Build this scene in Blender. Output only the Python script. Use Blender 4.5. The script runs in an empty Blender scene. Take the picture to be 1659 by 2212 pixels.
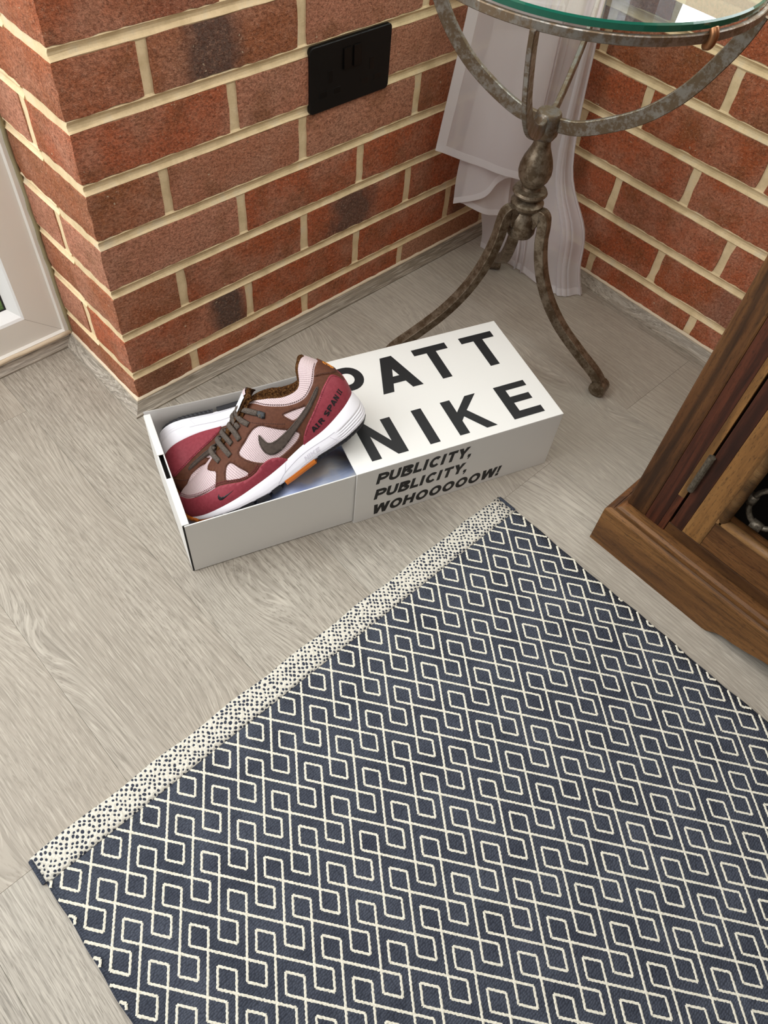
import bpy, bmesh, math, random
import numpy as np
from mathutils import Vector, Matrix
from mathutils.geometry import delaunay_2d_cdt

K = 0.001                      # everything below is measured in millimetres
scene = bpy.context.scene
COL = scene.collection
random.seed(11)

# ------------------------------------------------------------------ camera
cam_d = bpy.data.cameras.new('camera')
cam = bpy.data.objects.new('camera', cam_d)
COL.objects.link(cam)
right = Vector((0.7304301, -0.6787525, 0.0759402))
down = Vector((-0.5214018, -0.6259801, -0.5799044))
fwd = Vector((0.4411487, 0.3839842, -0.8111375))
mw = Matrix((( right.x, -down.x, -fwd.x), (right.y, -down.y, -fwd.y), (right.z, -down.z, -fwd.z))).to_4x4()
mw.translation = Vector((-328.387, -814.614, 893.588)) * K
cam.matrix_world = mw
cam_d.sensor_fit = 'HORIZONTAL'
cam_d.sensor_width = 36.0
cam_d.lens = 36.0 * 1633.584 / 1659.0
cam_d.clip_start = 0.01
scene.camera = cam

# ------------------------------------------------------------------ world and light
world = bpy.data.worlds.new('World')
scene.world = world
world.use_nodes = True
bg = world.node_tree.nodes['Background']
bg.inputs['Color'].default_value = (0.93, 0.96, 1.0, 1)
bg.inputs['Strength'].default_value = 0.13


def area(name, loc, target, sx, sy, power, col):
    d = bpy.data.lights.new(name, 'AREA')
    d.shape = 'RECTANGLE'; d.size = sx; d.size_y = sy; d.energy = power; d.color = col
    o = bpy.data.objects.new(name, d)
    COL.objects.link(o)
    o.location = loc
    o.rotation_euler = (Vector(target) - Vector(loc)).to_track_quat('-Z', 'Y').to_euler()
    return o


area('daylight_side_glazing', (-2.1, 0.0, 1.25), (0.5, -0.35, 0.1), 1.5, 1.7, 4, (1.0, 0.985, 0.96))
area('daylight_garden_window', (-1.0, 0.38, 1.1), (-0.05, -0.3, 0.15), 1.2, 1.75, 40, (0.93, 0.965, 1.0))
area('daylight_glazed_roof', (-0.3, -1.25, 2.5), (0.15, -0.75, 0.0), 2.0, 1.6, 35, (1.0, 0.98, 0.95))
area('daylight_back_window', (0.42, 0.30, 1.2), (0.42, -0.6, 1.0), 0.78, 1.0, 16, (0.97, 0.985, 1.0))
area('daylight_right_window', (1.15, -0.75, 1.2), (0.0, -0.75, 1.0), 1.4, 1.0, 32, (0.97, 0.985, 1.0))

vs = scene.view_settings
vs.view_transform = 'Standard'; vs.look = 'None'; vs.gamma = 1.0; vs.use_curve_mapping = False
vs.exposure = -0.07


# ------------------------------------------------------------------ helpers
def lin(c):
    return tuple(((x / 255) / 12.92 if x / 255 <= 0.04045 else ((x / 255 + 0.055) / 1.055) ** 2.4) for x in c) + (1.0,)


def mesh_obj(name, verts, faces, mats=None, parent=None, smooth=False, fmat=None, sharp=0):
    me = bpy.data.meshes.new(name)
    me.from_pydata([tuple(float(c) * K for c in v) for v in verts], [], [tuple(int(i) for i in f) for f in faces])
    if mats is not None:
        for m in (mats if isinstance(mats, (list, tuple)) else [mats]):
            me.materials.append(m)
    if fmat is not None:
        me.polygons.foreach_set('material_index', list(fmat))
    if smooth:
        me.polygons.foreach_set('use_smooth', [True] * len(me.polygons))
        if sharp: me.set_sharp_from_angle(angle=math.radians(sharp))
    me.update()
    o = bpy.data.objects.new(name, me)
    COL.objects.link(o)
    if parent is not None:
        o.parent = parent
    return o


def bm_obj(name, bm, mats=None, parent=None, smooth=False):
    me = bpy.data.meshes.new(name)
    bmesh.ops.recalc_face_normals(bm, faces=bm.faces)
    bmesh.ops.scale(bm, vec=(K, K, K), verts=bm.verts)
    bm.to_mesh(me); bm.free()
    if mats is not None:
        for m in (mats if isinstance(mats, (list, tuple)) else [mats]):
            me.materials.append(m)
    if smooth:
        me.polygons.foreach_set('use_smooth', [True] * len(me.polygons))
    o = bpy.data.objects.new(name, me)
    COL.objects.link(o)
    if parent is not None:
        o.parent = parent
    return o


def empty(name, loc=(0, 0, 0), rot=(0, 0, 0)):
    o = bpy.data.objects.new(name, None)
    o.empty_display_size = 0.05
    COL.objects.link(o)
    o.location = Vector(loc) * K
    o.rotation_euler = rot
    return o


def tag(o, label=None, cat=None, group=None, kind=None):
    if label: o['label'] = label
    if cat: o['category'] = cat
    if group: o['group'] = group
    if kind: o['kind'] = kind
    return o


def box(bm, x0, x1, y0, y1, z0, z1, bev=0.0, seg=2):
    r = bmesh.ops.create_cube(bm, size=1.0)
    vs_ = r['verts']
    for v in vs_:
        v.co = Vector((x0 + (v.co.x + .5) * (x1 - x0), y0 + (v.co.y + .5) * (y1 - y0), z0 + (v.co.z + .5) * (z1 - z0)))
    if bev > 0:
        es = list({e for v in vs_ for e in v.link_edges})
        bmesh.ops.bevel(bm, geom=es, offset=bev, segments=seg, affect='EDGES', profile=0.5)


def box_obj(name, x0, x1, y0, y1, z0, z1, mat, parent=None, bev=0.0, smooth=False):
    bm = bmesh.new()
    box(bm, x0, x1, y0, y1, z0, z1, bev)
    return bm_obj(name, bm, mat, parent, smooth)


def spline(pts, n):
    """Catmull-Rom through pts, n samples per span"""
    P = [np.array(p, float) for p in pts]
    P = [2 * P[0] - P[1]] + P + [2 * P[-1] - P[-2]]
    out = []
    for i in range(1, len(P) - 2):
        for k in range(n):
            t = k / n
            a, b, c, d = P[i - 1], P[i], P[i + 1], P[i + 2]
            out.append(0.5 * (2 * b + (c - a) * t + (2 * a - 5 * b + 4 * c - d) * t * t + (-a + 3 * b - 3 * c + d) * t ** 3))
    out.append(P[-2])
    return out


def sweep(name, path, section, mat, parent=None, up=(0, 0, 1), closed_section=True, caps=True, smooth=True, closed_path=False):
    """section: list of (side, up) offsets; path: 3D points"""
    path = [np.array(p, float) for p in path]
    n, m = len(path), len(section)
    verts, faces = [], []
    up = np.array(up, float)
    for i, p in enumerate(path):
        a = path[(i - 1) % n] if (i > 0 or closed_path) else path[i]
        b = path[(i + 1) % n] if (i < n - 1 or closed_path) else path[i]
        t = b - a; t /= np.linalg.norm(t)
        s = np.cross(t, up); s /= (np.linalg.norm(s) + 1e-9)
        w = np.cross(s, t)
        for (q, r) in section:
            verts.append(p + s * q + w * r)
    lim = n if closed_path else n - 1
    for i in range(lim):
        j = (i + 1) % n
        for k in range(m if closed_section else m - 1):
            l = (k + 1) % m
            faces.append((i * m + k, i * m + l, j * m + l, j * m + k))
    if caps and not closed_path and closed_section:
        faces.append(tuple(range(m - 1, -1, -1)))
        faces.append(tuple((n - 1) * m + k for k in range(m)))
    return mesh_obj(name, verts, faces, mat, parent, smooth)


def lathe(name, prof, mat, parent=None, seg=32, loc=(0, 0), smooth=True):
    verts, faces = [], []
    for (r, z) in prof:
        for k in range(seg):
            a = 2 * math.pi * k / seg
            verts.append((loc[0] + r * math.cos(a), loc[1] + r * math.sin(a), z))
    for i in range(len(prof) - 1):
        for k in range(seg):
            l = (k + 1) % seg
            faces.append((i * seg + k, i * seg + l, (i + 1) * seg + l, (i + 1) * seg + k))
    faces.append(tuple(range(seg - 1, -1, -1)))
    faces.append(tuple((len(prof) - 1) * seg + k for k in range(seg)))
    return mesh_obj(name, verts, faces, mat, parent, smooth, None, 38)


def circ(r, n=10):
    return [(r * math.cos(2 * math.pi * k / n), r * math.sin(2 * math.pi * k / n)) for k in range(n)]


def rect(w, h, b=1.0):
    w /= 2; h /= 2
    return [(-w + b, -h), (w - b, -h), (w, -h + b), (w, h - b), (w - b, h), (-w + b, h), (-w, h - b), (-w, -h + b)]


def prism(name, poly, z0, z1, mat, parent=None, M=None):
    """extrude a 2D polygon (simple) from z0 to z1, M maps local to parent"""
    n = len(poly)
    verts = [(x, y, z0) for x, y in poly] + [(x, y, z1) for x, y in poly]
    if M is not None:
        verts = [tuple(M @ Vector(v)) for v in verts]
    faces = [tuple(range(n - 1, -1, -1)), tuple(range(n, 2 * n))] + [(i, (i + 1) % n, n + (i + 1) % n, n + i) for i in range(n)]
    return mesh_obj(name, verts, faces, mat, parent)


# ------------------------------------------------------------------ material kit
class NT:
    def __init__(s, name, rough=0.6, metal=0.0, spec=0.5):
        s.m = bpy.data.materials.new(name); s.m.use_nodes = True
        s.t = s.m.node_tree
        s.b = s.t.nodes['Principled BSDF']
        s.b.inputs['Roughness'].default_value = rough
        s.b.inputs['Metallic'].default_value = metal
        s.b.inputs['Specular IOR Level'].default_value = spec

    def n(s, typ, ins=None, **props):
        nd = s.t.nodes.new(typ)
        for k, v in props.items(): setattr(nd, k, v)
        for k, v in (ins or {}).items(): s.put(nd, k, v)
        return nd

    def put(s, nd, k, v):
        sock = nd.inputs[k]
        if isinstance(v, bpy.types.NodeSocket): s.t.links.new(v, sock)
        else: sock.default_value = v

    def co(s, kind='Object', scale=(1, 1, 1), loc=(0, 0, 0), rot=(0, 0, 0), rnd=0.0):
        tc = s.n('ShaderNodeTexCoord').outputs[kind]
        if rnd:
            r = s.n('ShaderNodeObjectInfo').outputs['Random']
            mu = s.n('ShaderNodeMath', {0: r, 1: rnd}, operation='MULTIPLY').outputs[0]
            cb = s.n('ShaderNodeCombineXYZ', {0: mu, 1: mu, 2: mu}).outputs[0]
            tc = s.n('ShaderNodeVectorMath', {0: tc, 1: cb}, operation='ADD').outputs[0]
        return s.n('ShaderNodeMapping', {'Vector': tc, 'Scale': scale, 'Location': loc, 'Rotation': rot}).outputs[0]

    def noise(s, vec, scale=5, detail=4, rough=0.55, dist=0.0, out='Fac'):
        return s.n('ShaderNodeTexNoise', {'Vector': vec, 'Scale': scale, 'Detail': detail, 'Roughness': rough, 'Distortion': dist}).outputs[out]

    def ramp(s, fac, stops, interp='LINEAR'):
        nd = s.n('ShaderNodeValToRGB', {'Fac': fac})
        cr = nd.color_ramp; cr.interpolation = interp
        while len(cr.elements) < len(stops): cr.elements.new(0.5)
        for e, (p, c) in zip(cr.elements, stops):
            e.position = p
            e.color = c if len(c) == 4 else tuple(c) + (1,)
        return nd.outputs['Color']

    def rampv(s, fac, a, b):
        return s.ramp(fac, [(a, (0, 0, 0, 1)), (b, (1, 1, 1, 1))])

    def mix(s, fac, a, b, blend='MIX'):
        nd = s.n('ShaderNodeMix', data_type='RGBA', blend_type=blend)
        s.put(nd, 0, fac); s.put(nd, 6, a); s.put(nd, 7, b)
        return nd.outputs[2]

    def math(s, op, a, b=0.0, c=0.0):
        nd = s.n('ShaderNodeMath', operation=op)
        s.put(nd, 0, a); s.put(nd, 1, b); s.put(nd, 2, c)
        return nd.outputs[0]

    def attr(s, name):
        return s.n('ShaderNodeAttribute', attribute_type='OBJECT', attribute_name=name).outputs['Fac']

    def bump(s, h, strength=0.3, dist=0.001, normal=None):
        ins = {'Height': h, 'Strength': strength, 'Distance': dist}
        if normal is not None: ins['Normal'] = normal
        o = s.n('ShaderNodeBump', ins).outputs[0]
        s.t.links.new(o, s.b.inputs['Normal'])
        return o

    def color(s, c): s.put(s.b, 'Base Color', c); return s


def plain(name, rgb, rough=0.6, metal=0.0, spec=0.5):
    return NT(name, rough, metal, spec).color(lin(rgb)).m


def grainy(name, rgb, rgb2, scale, rough=0.6, bump=0.15, metal=0.0, dist=0.0006, spec=0.25):
    t = NT(name, rough, metal, spec)
    nz = t.noise(t.co(), scale, 3, 0.6)
    t.color(t.ramp(nz, [(0.3, lin(rgb)), (0.7, lin(rgb2))]))
    t.bump(nz, bump, dist)
    return t.m


# ---- brick
def make_brick_mat():
    t = NT('brick_face', 0.9, 0, 0.25)
    v = t.co(rnd=37.0); local = t.co()
    tone = t.attr('tone')
    base = t.ramp(tone, [(0.0, lin((142, 88, 54))), (0.25, lin((182, 92, 54))), (0.45, lin((184, 100, 66))), (0.62, lin((166, 102, 68))), (0.8, lin((200, 134, 106))), (1.0, lin((180, 126, 92)))])
    big = t.noise(v, 14, 3, 0.6)
    c1 = t.mix(t.math('MULTIPLY', t.rampv(big, 0.42, 0.66), 0.6), base, lin((192, 140, 114)))
    big2 = t.noise(t.co(rnd=91.0, loc=(3, 1, 2)), 18, 3, 0.6)
    c2 = t.mix(t.math('MULTIPLY', t.rampv(big2, 0.5, 0.7), 0.6), c1, lin((132, 84, 50)))
    # burnt patch
    sx = t.n('ShaderNodeSeparateXYZ', {0: local}).outputs[0]
    d = t.math('DIVIDE', t.math('ABSOLUTE', t.math('SUBTRACT', sx, t.attr('patch_x'))), t.attr('patch_w'))
    d = t.math('ADD', d, t.math('MULTIPLY', t.math('SUBTRACT', t.noise(v, 30, 3, 0.6), 0.5), 1.1))
    pm = t.math('MULTIPLY', t.math('SUBTRACT', 1.0, t.rampv(d, 0.4, 1.15)), t.attr('patch'))
    c3 = t.mix(pm, c2, lin((98, 78, 68)))
    fine = t.noise(v, 260, 4, 0.8)
    c4 = t.mix(t.math('MULTIPLY', t.rampv(fine, 0.44, 0.62), 0.6), c3, lin((92, 50, 32)))
    fine2 = t.noise(t.co(rnd=5.0), 300, 4, 0.8)
    c5 = t.mix(t.math('MULTIPLY', t.rampv(fine2, 0.52, 0.68), 0.36), c4, lin((220, 168, 138)))
    spot = t.noise(t.co(rnd=13.0), 150, 2, 0.5)
    c6 = t.mix(t.math('MULTIPLY', t.rampv(spot, 0.745, 0.765), 0.8), c5, lin((205, 180, 150)))
    t.color(c6)
    h = t.math('ADD', t.math('MULTIPLY', fine, 0.6), t.math('MULTIPLY', t.noise(v, 130, 3, 0.6), 0.8))
    t.bump(h, 1.0, 0.003)
    return t.m


def make_mortar_mat():
    t = NT('mortar', 0.95, 0, 0.2)
    v = t.co()
    a = t.noise(v, 30, 4, 0.6); b = t.noise(v, 350, 4, 0.7)
    c = t.ramp(a, [(0.3, lin((208, 182, 140))), (0.55, lin((232, 206, 164))), (0.75, lin((220, 203, 174)))])
    c = t.mix(t.math('MULTIPLY', t.rampv(b, 0.55, 0.75), 0.3), c, lin((168, 142, 100)))
    t.color(c)
    t.bump(t.math('ADD', t.math('MULTIPLY', a, 1.2), t.math('MULTIPLY', b, 0.5)), 0.6, 0.0015)
    return t.m


# ---- floor planks
def make_plank_mat(name='laminate', axis='Y', cols=((144, 135, 122), (160, 151, 138), (175, 167, 154)), rnd=17.0, fine=1.0):
    t = NT(name, 0.5, 0, 0.35)
    st = {'Y': (1, 0.045, 1), 'X': (0.045, 1, 1), 'Z': (1, 1, 0.045)}[axis]
    st2 = {'Y': (1, 0.16, 1), 'X': (0.16, 1, 1), 'Z': (1, 1, 0.16)}[axis]
    st3 = {'Y': (1, 0.035, 1), 'X': (0.035, 1, 1), 'Z': (1, 1, 0.035)}[axis]
    v = t.co(scale=st, rnd=rnd); v2 = t.co(scale=st2, rnd=rnd); v3 = t.co(scale=st3, rnd=rnd)
    warp = t.noise(v2, 5, 2, 0.5, out='Color')
    wv = t.n('ShaderNodeVectorMath', {0: warp, 1: (0.13, 0.13, 0.13)}, operation='MULTIPLY').outputs[0]
    # knots: the grain bends round scattered centres
    kn = t.n('ShaderNodeTexVoronoi', {'Vector': t.co(scale={'Y': (6.0, 2.2, 1), 'X': (2.2, 6.0, 1), 'Z': (6, 6, 2.2)}[axis], rnd=rnd * 0.37), 'Scale': 1.0, 'Randomness': 1.0}, voronoi_dimensions='2D').outputs['Distance']
    kb = t.math('MULTIPLY', t.math('EXPONENT', t.math('MULTIPLY', t.math('MULTIPLY', kn, kn), -26.0)), 0.034)
    sh = t.n('ShaderNodeCombineXYZ', {0: kb, 1: 0.0, 2: 0.0} if axis == 'Y' else {0: 0.0, 1: kb, 2: 0.0}).outputs[0]
    vv = t.n('ShaderNodeVectorMath', {0: v, 1: wv}, operation='ADD').outputs[0]
    if axis == 'Y': vv = t.n('ShaderNodeVectorMath', {0: vv, 1: sh}, operation='ADD').outputs[0]
    rings = t.n('ShaderNodeTexWave', {'Vector': vv, 'Scale': 42.0, 'Distortion': 3.0, 'Detail': 3.0, 'Detail Scale': 1.4}, wave_type='BANDS', bands_direction={'Y': 'X', 'X': 'Y', 'Z': 'Y'}[axis]).outputs['Fac']
    streak = t.noise(vv, 740 * fine, 3, 0.55)
    mid_ = t.noise(vv, 120 * fine, 3, 0.6)
    pores = t.noise(t.n('ShaderNodeVectorMath', {0: v3, 1: sh}, operation='ADD').outputs[0] if axis == 'Y' else v3, 860 * fine, 2, 0.5)
    broad = t.noise(v2, 7, 3, 0.6)
    c = t.ramp(broad, [(0.3, lin(cols[0])), (0.5, lin(cols[1])), (0.72, lin(cols[2]))])
    c = t.mix(t.math('MULTIPLY', t.rampv(mid_, 0.42, 0.68), 0.36), c, lin(tuple(int(x * 0.80) for x in cols[0])))
    c = t.mix(t.math('MULTIPLY', t.rampv(rings, 0.5, 0.95), 0.42), c, lin(tuple(int(x * 0.76) for x in cols[0])))
    c = t.mix(t.math('MULTIPLY', t.rampv(streak, 0.50, 0.66), 0.75), c, lin(tuple(int(x * 0.72) for x in cols[0])))
    c = t.mix(t.math('MULTIPLY', t.rampv(pores, 0.54, 0.66), 0.62), c, lin(tuple(min(255, int(x * 1.10)) for x in cols[2])))
    r = t.n('ShaderNodeObjectInfo').outputs['Random']
    c = t.mix(t.math('MULTIPLY', r, 0.34), c, lin((156, 139, 119)))
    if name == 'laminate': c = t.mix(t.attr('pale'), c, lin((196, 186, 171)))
    t.color(c)
    t.put(t.b, 'Roughness', t.math('ADD', 0.42, t.math('MULTIPLY', streak, 0.2)))
    t.bump(t.math('ADD', streak, t.math('MULTIPLY', pores, 0.6)), 0.22, 0.0006)
    return t.m


# ---- rosewood of the cabinet
def make_wood(name, axis, c0, c1, c2, seed, dark=0.5):
    t = NT(name, 0.5, 0, 0.3)
    st = {'Y': (1, 0.09, 1), 'X': (0.09, 1, 1), 'Z': (1, 1, 0.09)}[axis]
    v = t.co(scale=st, loc=(seed, seed * 2, seed * 3), rnd=3.0)
    warp = t.noise(v, 6, 2, 0.5, out='Color')
    wv = t.n('ShaderNodeVectorMath', {0: warp, 1: (0.12, 0.12, 0.12)}, operation='MULTIPLY').outputs[0]
    vv = t.n('ShaderNodeVectorMath', {0: v, 1: wv}, operation='ADD').outputs[0]
    a = t.noise(vv, 20, 4, 0.62)
    b = t.noise(vv, 230, 4, 0.65)
    band = t.n('ShaderNodeTexWave', {'Vector': vv, 'Scale': 11.0, 'Distortion': 7.0, 'Detail': 3.0, 'Detail Scale': 1.2}, wave_type='BANDS', bands_direction={'Y': 'X', 'X': 'Y', 'Z': 'Y'}[axis]).outputs['Fac']
    g = t.noise(t.co(scale={'Y': (1, .2, 1), 'X': (.2, 1, 1), 'Z': (1, 1, .2)}[axis]), 700, 2, 0.5)
    c = t.ramp(a, [(0.3, lin(c0)), (0.48, lin(c1)), (0.68, lin(c2))])
    c = t.mix(t.math('MULTIPLY', t.rampv(band, 0.62, 0.95), 0.55), c, lin(tuple(int(x * 0.6) for x in c0)))
    c = t.mix(t.math('MULTIPLY', t.rampv(b, 0.46, 0.68), dark), c, lin(tuple(int(x * 0.45) for x in c0)))
    c = t.mix(t.math('MULTIPLY', t.rampv(g, 0.58, 0.68), 0.5), c, lin((40, 22, 12)))
    t.color(c)
    t.bump(b, 0.18, 0.0008)
    return t.m


def make_metal():
    t = NT('aged_steel', 0.42, 0.85, 0.5)
    v = t.co()
    a = t.noise(v, 60, 5, 0.65); b = t.noise(v, 260, 4, 0.7)
    m = t.rampv(t.math('ADD', a, t.math('MULTIPLY', t.math('SUBTRACT', b, 0.5), 0.5)), 0.44, 0.6)
    hz = t.n('ShaderNodeSeparateXYZ', {0: t.n('ShaderNodeNewGeometry').outputs['Position']}).outputs[2]
    c = t.mix(m, lin((118, 100, 80)), lin((150, 145, 138)))
    t.color(c)
    t.put(t.b, 'Roughness', t.math('ADD', 0.3, t.math('MULTIPLY', t.math('SUBTRACT', 1.0, m), 0.25)))
    t.put(t.b, 'Metallic', 0.8)
    t.bump(t.math('ADD', a, t.math('MULTIPLY', b, 0.4)), 0.25, 0.0008)
    return t.m


def make_metal_dark():
    t = NT('bronzed_steel', 0.42, 0.7, 0.5)
    v = t.co()
    a = t.noise(v, 70, 5, 0.65); b = t.noise(v, 320, 4, 0.7)
    m = t.rampv(t.math('ADD', a, t.math('MULTIPLY', t.math('SUBTRACT', b, 0.5), 0.4)), 0.4, 0.62)
    t.color(t.mix(m, lin((92, 76, 58)), lin((138, 124, 106))))
    t.bump(t.math('ADD', a, t.math('MULTIPLY', b, 0.4)), 0.3, 0.0008)
    return t.m


def glass_mat(name, tint, gain=1.0, rough=0.0):
    """thin architectural glass: mostly clear, reflecting more at grazing angles (Schlick)"""
    m = bpy.data.materials.new(name); m.use_nodes = True
    t = m.node_tree
    for nd in list(t.nodes): t.nodes.remove(nd)
    out = t.nodes.new('ShaderNodeOutputMaterial')
    mx = t.nodes.new('ShaderNodeMixShader'); tr = t.nodes.new('ShaderNodeBsdfTransparent'); gl = t.nodes.new('ShaderNodeBsdfGlossy')
    lw = t.nodes.new('ShaderNodeLayerWeight'); lw.inputs['Blend'].default_value = 0.5
    tr.inputs['Color'].default_value = tint; gl.inputs['Roughness'].default_value = rough
    pw = t.nodes.new('ShaderNodeMath'); pw.operation = 'POWER'; pw.inputs[1].default_value = 4.2
    mu = t.nodes.new('ShaderNodeMath'); mu.operation = 'MULTIPLY_ADD'; mu.inputs[1].default_value = 0.9 * gain; mu.inputs[2].default_value = 0.06 * gain; mu.use_clamp = True
    t.links.new(lw.outputs['Facing'], pw.inputs[0]); t.links.new(pw.outputs[0], mu.inputs[0]); t.links.new(mu.outputs[0], mx.inputs[0])
    t.links.new(tr.outputs[0], mx.inputs[1]); t.links.new(gl.outputs[0], mx.inputs[2]); t.links.new(mx.outputs[0], out.inputs[0])
    return m


def clear_mat(name, tint):
    m = bpy.data.materials.new(name); m.use_nodes = True
    t = m.node_tree
    for nd in list(t.nodes): t.nodes.remove(nd)
    out = t.nodes.new('ShaderNodeOutputMaterial'); tr = t.nodes.new('ShaderNodeBsdfTransparent')
    tr.inputs['Color'].default_value = tint
    t.links.new(tr.outputs[0], out.inputs[0])
    return m


BRICK = make_brick_mat()
MORTAR = make_mortar_mat()
PLANK = make_plank_mat()
BEAD_Y = make_plank_mat('scotia_wood_print_long', 'Y', ((128, 116, 100), (160, 149, 134), (186, 176, 162)), 3.0, 0.9)
BEAD = make_plank_mat('scotia_wood_print', 'X', ((128, 116, 100), (160, 149, 134), (186, 176, 162)), 3.0, 0.9)
CAULK = plain('caulk', (216, 196, 168), 0.7)
UPVC = plain('white_upvc', (240, 235, 226), 0.35)
UPVC_W = plain('white_upvc_bead', (244, 243, 240), 0.3)
CREAM = plain('cream_upvc', (226, 216, 186), 0.4)
SEAL = plain('sealant', (150, 138, 104), 0.7)
STEEL = make_metal()
BRONZE = make_metal_dark()
PANE = glass_mat('window_glass', (0.97, 0.99, 0.98, 1))

# ================================================================== THE SETTING
LX = 831.5            # right wall plane
Z1 = 63.5             # first bed joint above the floor
YW = 204.0            # garden window plane

# ---- floor
floor = box_obj('floor', -1820, 900, -2100, 204, -40, -8, plain('subfloor', (70, 62, 54), 0.9))
tag(floor, kind='structure')
ends = {-4: [300], -3: [-800], -2: [-492], -1: [101], 0: [-700], 1: [-1150], 2: [-489], 3: [-1000], 4: [-498], 5: [-300]}
for i in range(-9, 6):
    x0 = -135 + 187 * i; x1 = x0 + 187
    cuts = [c for c in ends.get(i, [-620 - 260 * (i % 3)]) if -2090 < c < 195]
    cuts = sorted(cuts + [c - 1290 for c in cuts if c - 1290 > -2090])
    ys = [-2100] + cuts + [203]
    for a, b in zip(ys[:-1], ys[1:]):
        g = 0.10
        xe = min(x1, LX + 3)
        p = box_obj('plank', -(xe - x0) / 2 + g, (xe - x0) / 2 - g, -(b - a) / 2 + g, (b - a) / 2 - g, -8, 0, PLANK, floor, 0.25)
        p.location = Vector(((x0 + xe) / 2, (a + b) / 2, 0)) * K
        p['pale'] = {-3: 0.05, -2: 0.12, -1: 0.05, 0: 0.0, 1: 0.1, 2: 0.25, 3: 0.38, 4: 0.3}.get(i, 0.1)  # planks towards the cabinet painted lighter, standing in for light missing on the floor

# ---- outside ground
gm = NT('lawn_grass', 0.9)
gv = gm.co()
gm.color(gm.ramp(gm.noise(gv, 60, 5, 0.7), [(0.3, lin((44, 66, 24))), (0.7, lin((98, 128, 52)))]))
gm.bump(gm.noise(gv, 300, 3, 0.7), 0.8, 0.01)
lawn = mesh_obj('lawn', [(-9000, 290, -90), (9000, 290, -90), (9000, 14000, -90), (-9000, 14000, -90)], [(0, 1, 2, 3)], gm.m)
tag(lawn, 'green lawn in the garden outside the window', 'lawn', kind='stuff')


# ---- bricks
def rough_box(w, d, h, nx, ny, nz, rs, jit=0.9, rnd_r=1.4):
    """box from x -w/2..w/2, y 0..d (front at y=0), z -h/2..h/2 with worn, uneven edges"""
    idx, verts, faces = {}, [], []

    def vid(i, j, k):
        key = (i, j, k)
        if key not in idx:
            x = -w / 2 + w * i / nx; y = d * j / ny; z = -h / 2 + h * k / nz
            ex = i in (0, nx); ey = j in (0, ny); ez = k in (0, nz)
            n = ex + ey + ez
            if n >= 2:
                s = rnd_r * (0.45 if n == 2 else 0.7)
                if ex: x -= math.copysign(s + rs.uniform(0, jit), x)
                if ez: z -= math.copysign(s + rs.uniform(0, jit * 1.2), z)
                if ey: y += (s * .8 if j == 0 else -s * .8)
            elif ey and j == 0: y += rs.uniform(-0.35, 0.35)
            elif ex: x += rs.uniform(-0.35, 0.35)
            idx[key] = len(verts); verts.append((x, y, z))
        return idx[key]
    for i in range(nx):
        for k in range(nz):
            faces.append((vid(i, 0, k), vid(i + 1, 0, k), vid(i + 1, 0, k + 1), vid(i, 0, k + 1)))
            faces.append((vid(i, ny, k), vid(i, ny, k + 1), vid(i + 1, ny, k + 1), vid(i + 1, ny, k)))
    for j in range(ny):
        for k in range(nz):
            faces.append((vid(0, j, k), vid(0, j, k + 1), vid(0, j + 1, k + 1), vid(0, j + 1, k)))
            faces.append((vid(nx, j, k), vid(nx, j + 1, k), vid(nx, j + 1, k + 1), vid(nx, j, k + 1)))
    for i in range(nx):
        for j in range(ny):
            faces.append((vid(i, j, 0), vid(i, j + 1, 0), vid(i + 1, j + 1, 0), vid(i + 1, j, 0)))
            faces.append((vid(i, j, nz), vid(i + 1, j, nz), vid(i + 1, j + 1, nz), vid(i, j + 1, nz)))
    return verts, faces


brs = random.Random(5)


def brick(parent, w, d, h, loc, rotz=0.0, tone=None, patch=None):
    h -= 2.2
    if d < 60: w -= 2.0
    v, f = rough_box(w, d, h, max(4, int(w / 10)), 1 if d < 60 else max(3, int(d / 12)), 4, brs, 2.0)
    o = mesh_obj('brick', v, f, BRICK, parent, False)
    o.location = Vector(loc) * K
    o.rotation_euler = (0, 0, rotz)
    o['tone'] = float(brs.random() if tone is None else tone)
    px, pw, pa = patch if patch else (0.0, 30.0, 0.0)
    o['patch_x'] = px * K; o['patch_w'] = pw * K; o['patch'] = float(pa)
    return o


NC = 8               # courses
ZT = Z1 + 75 * (NC - 1) + 5


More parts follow.
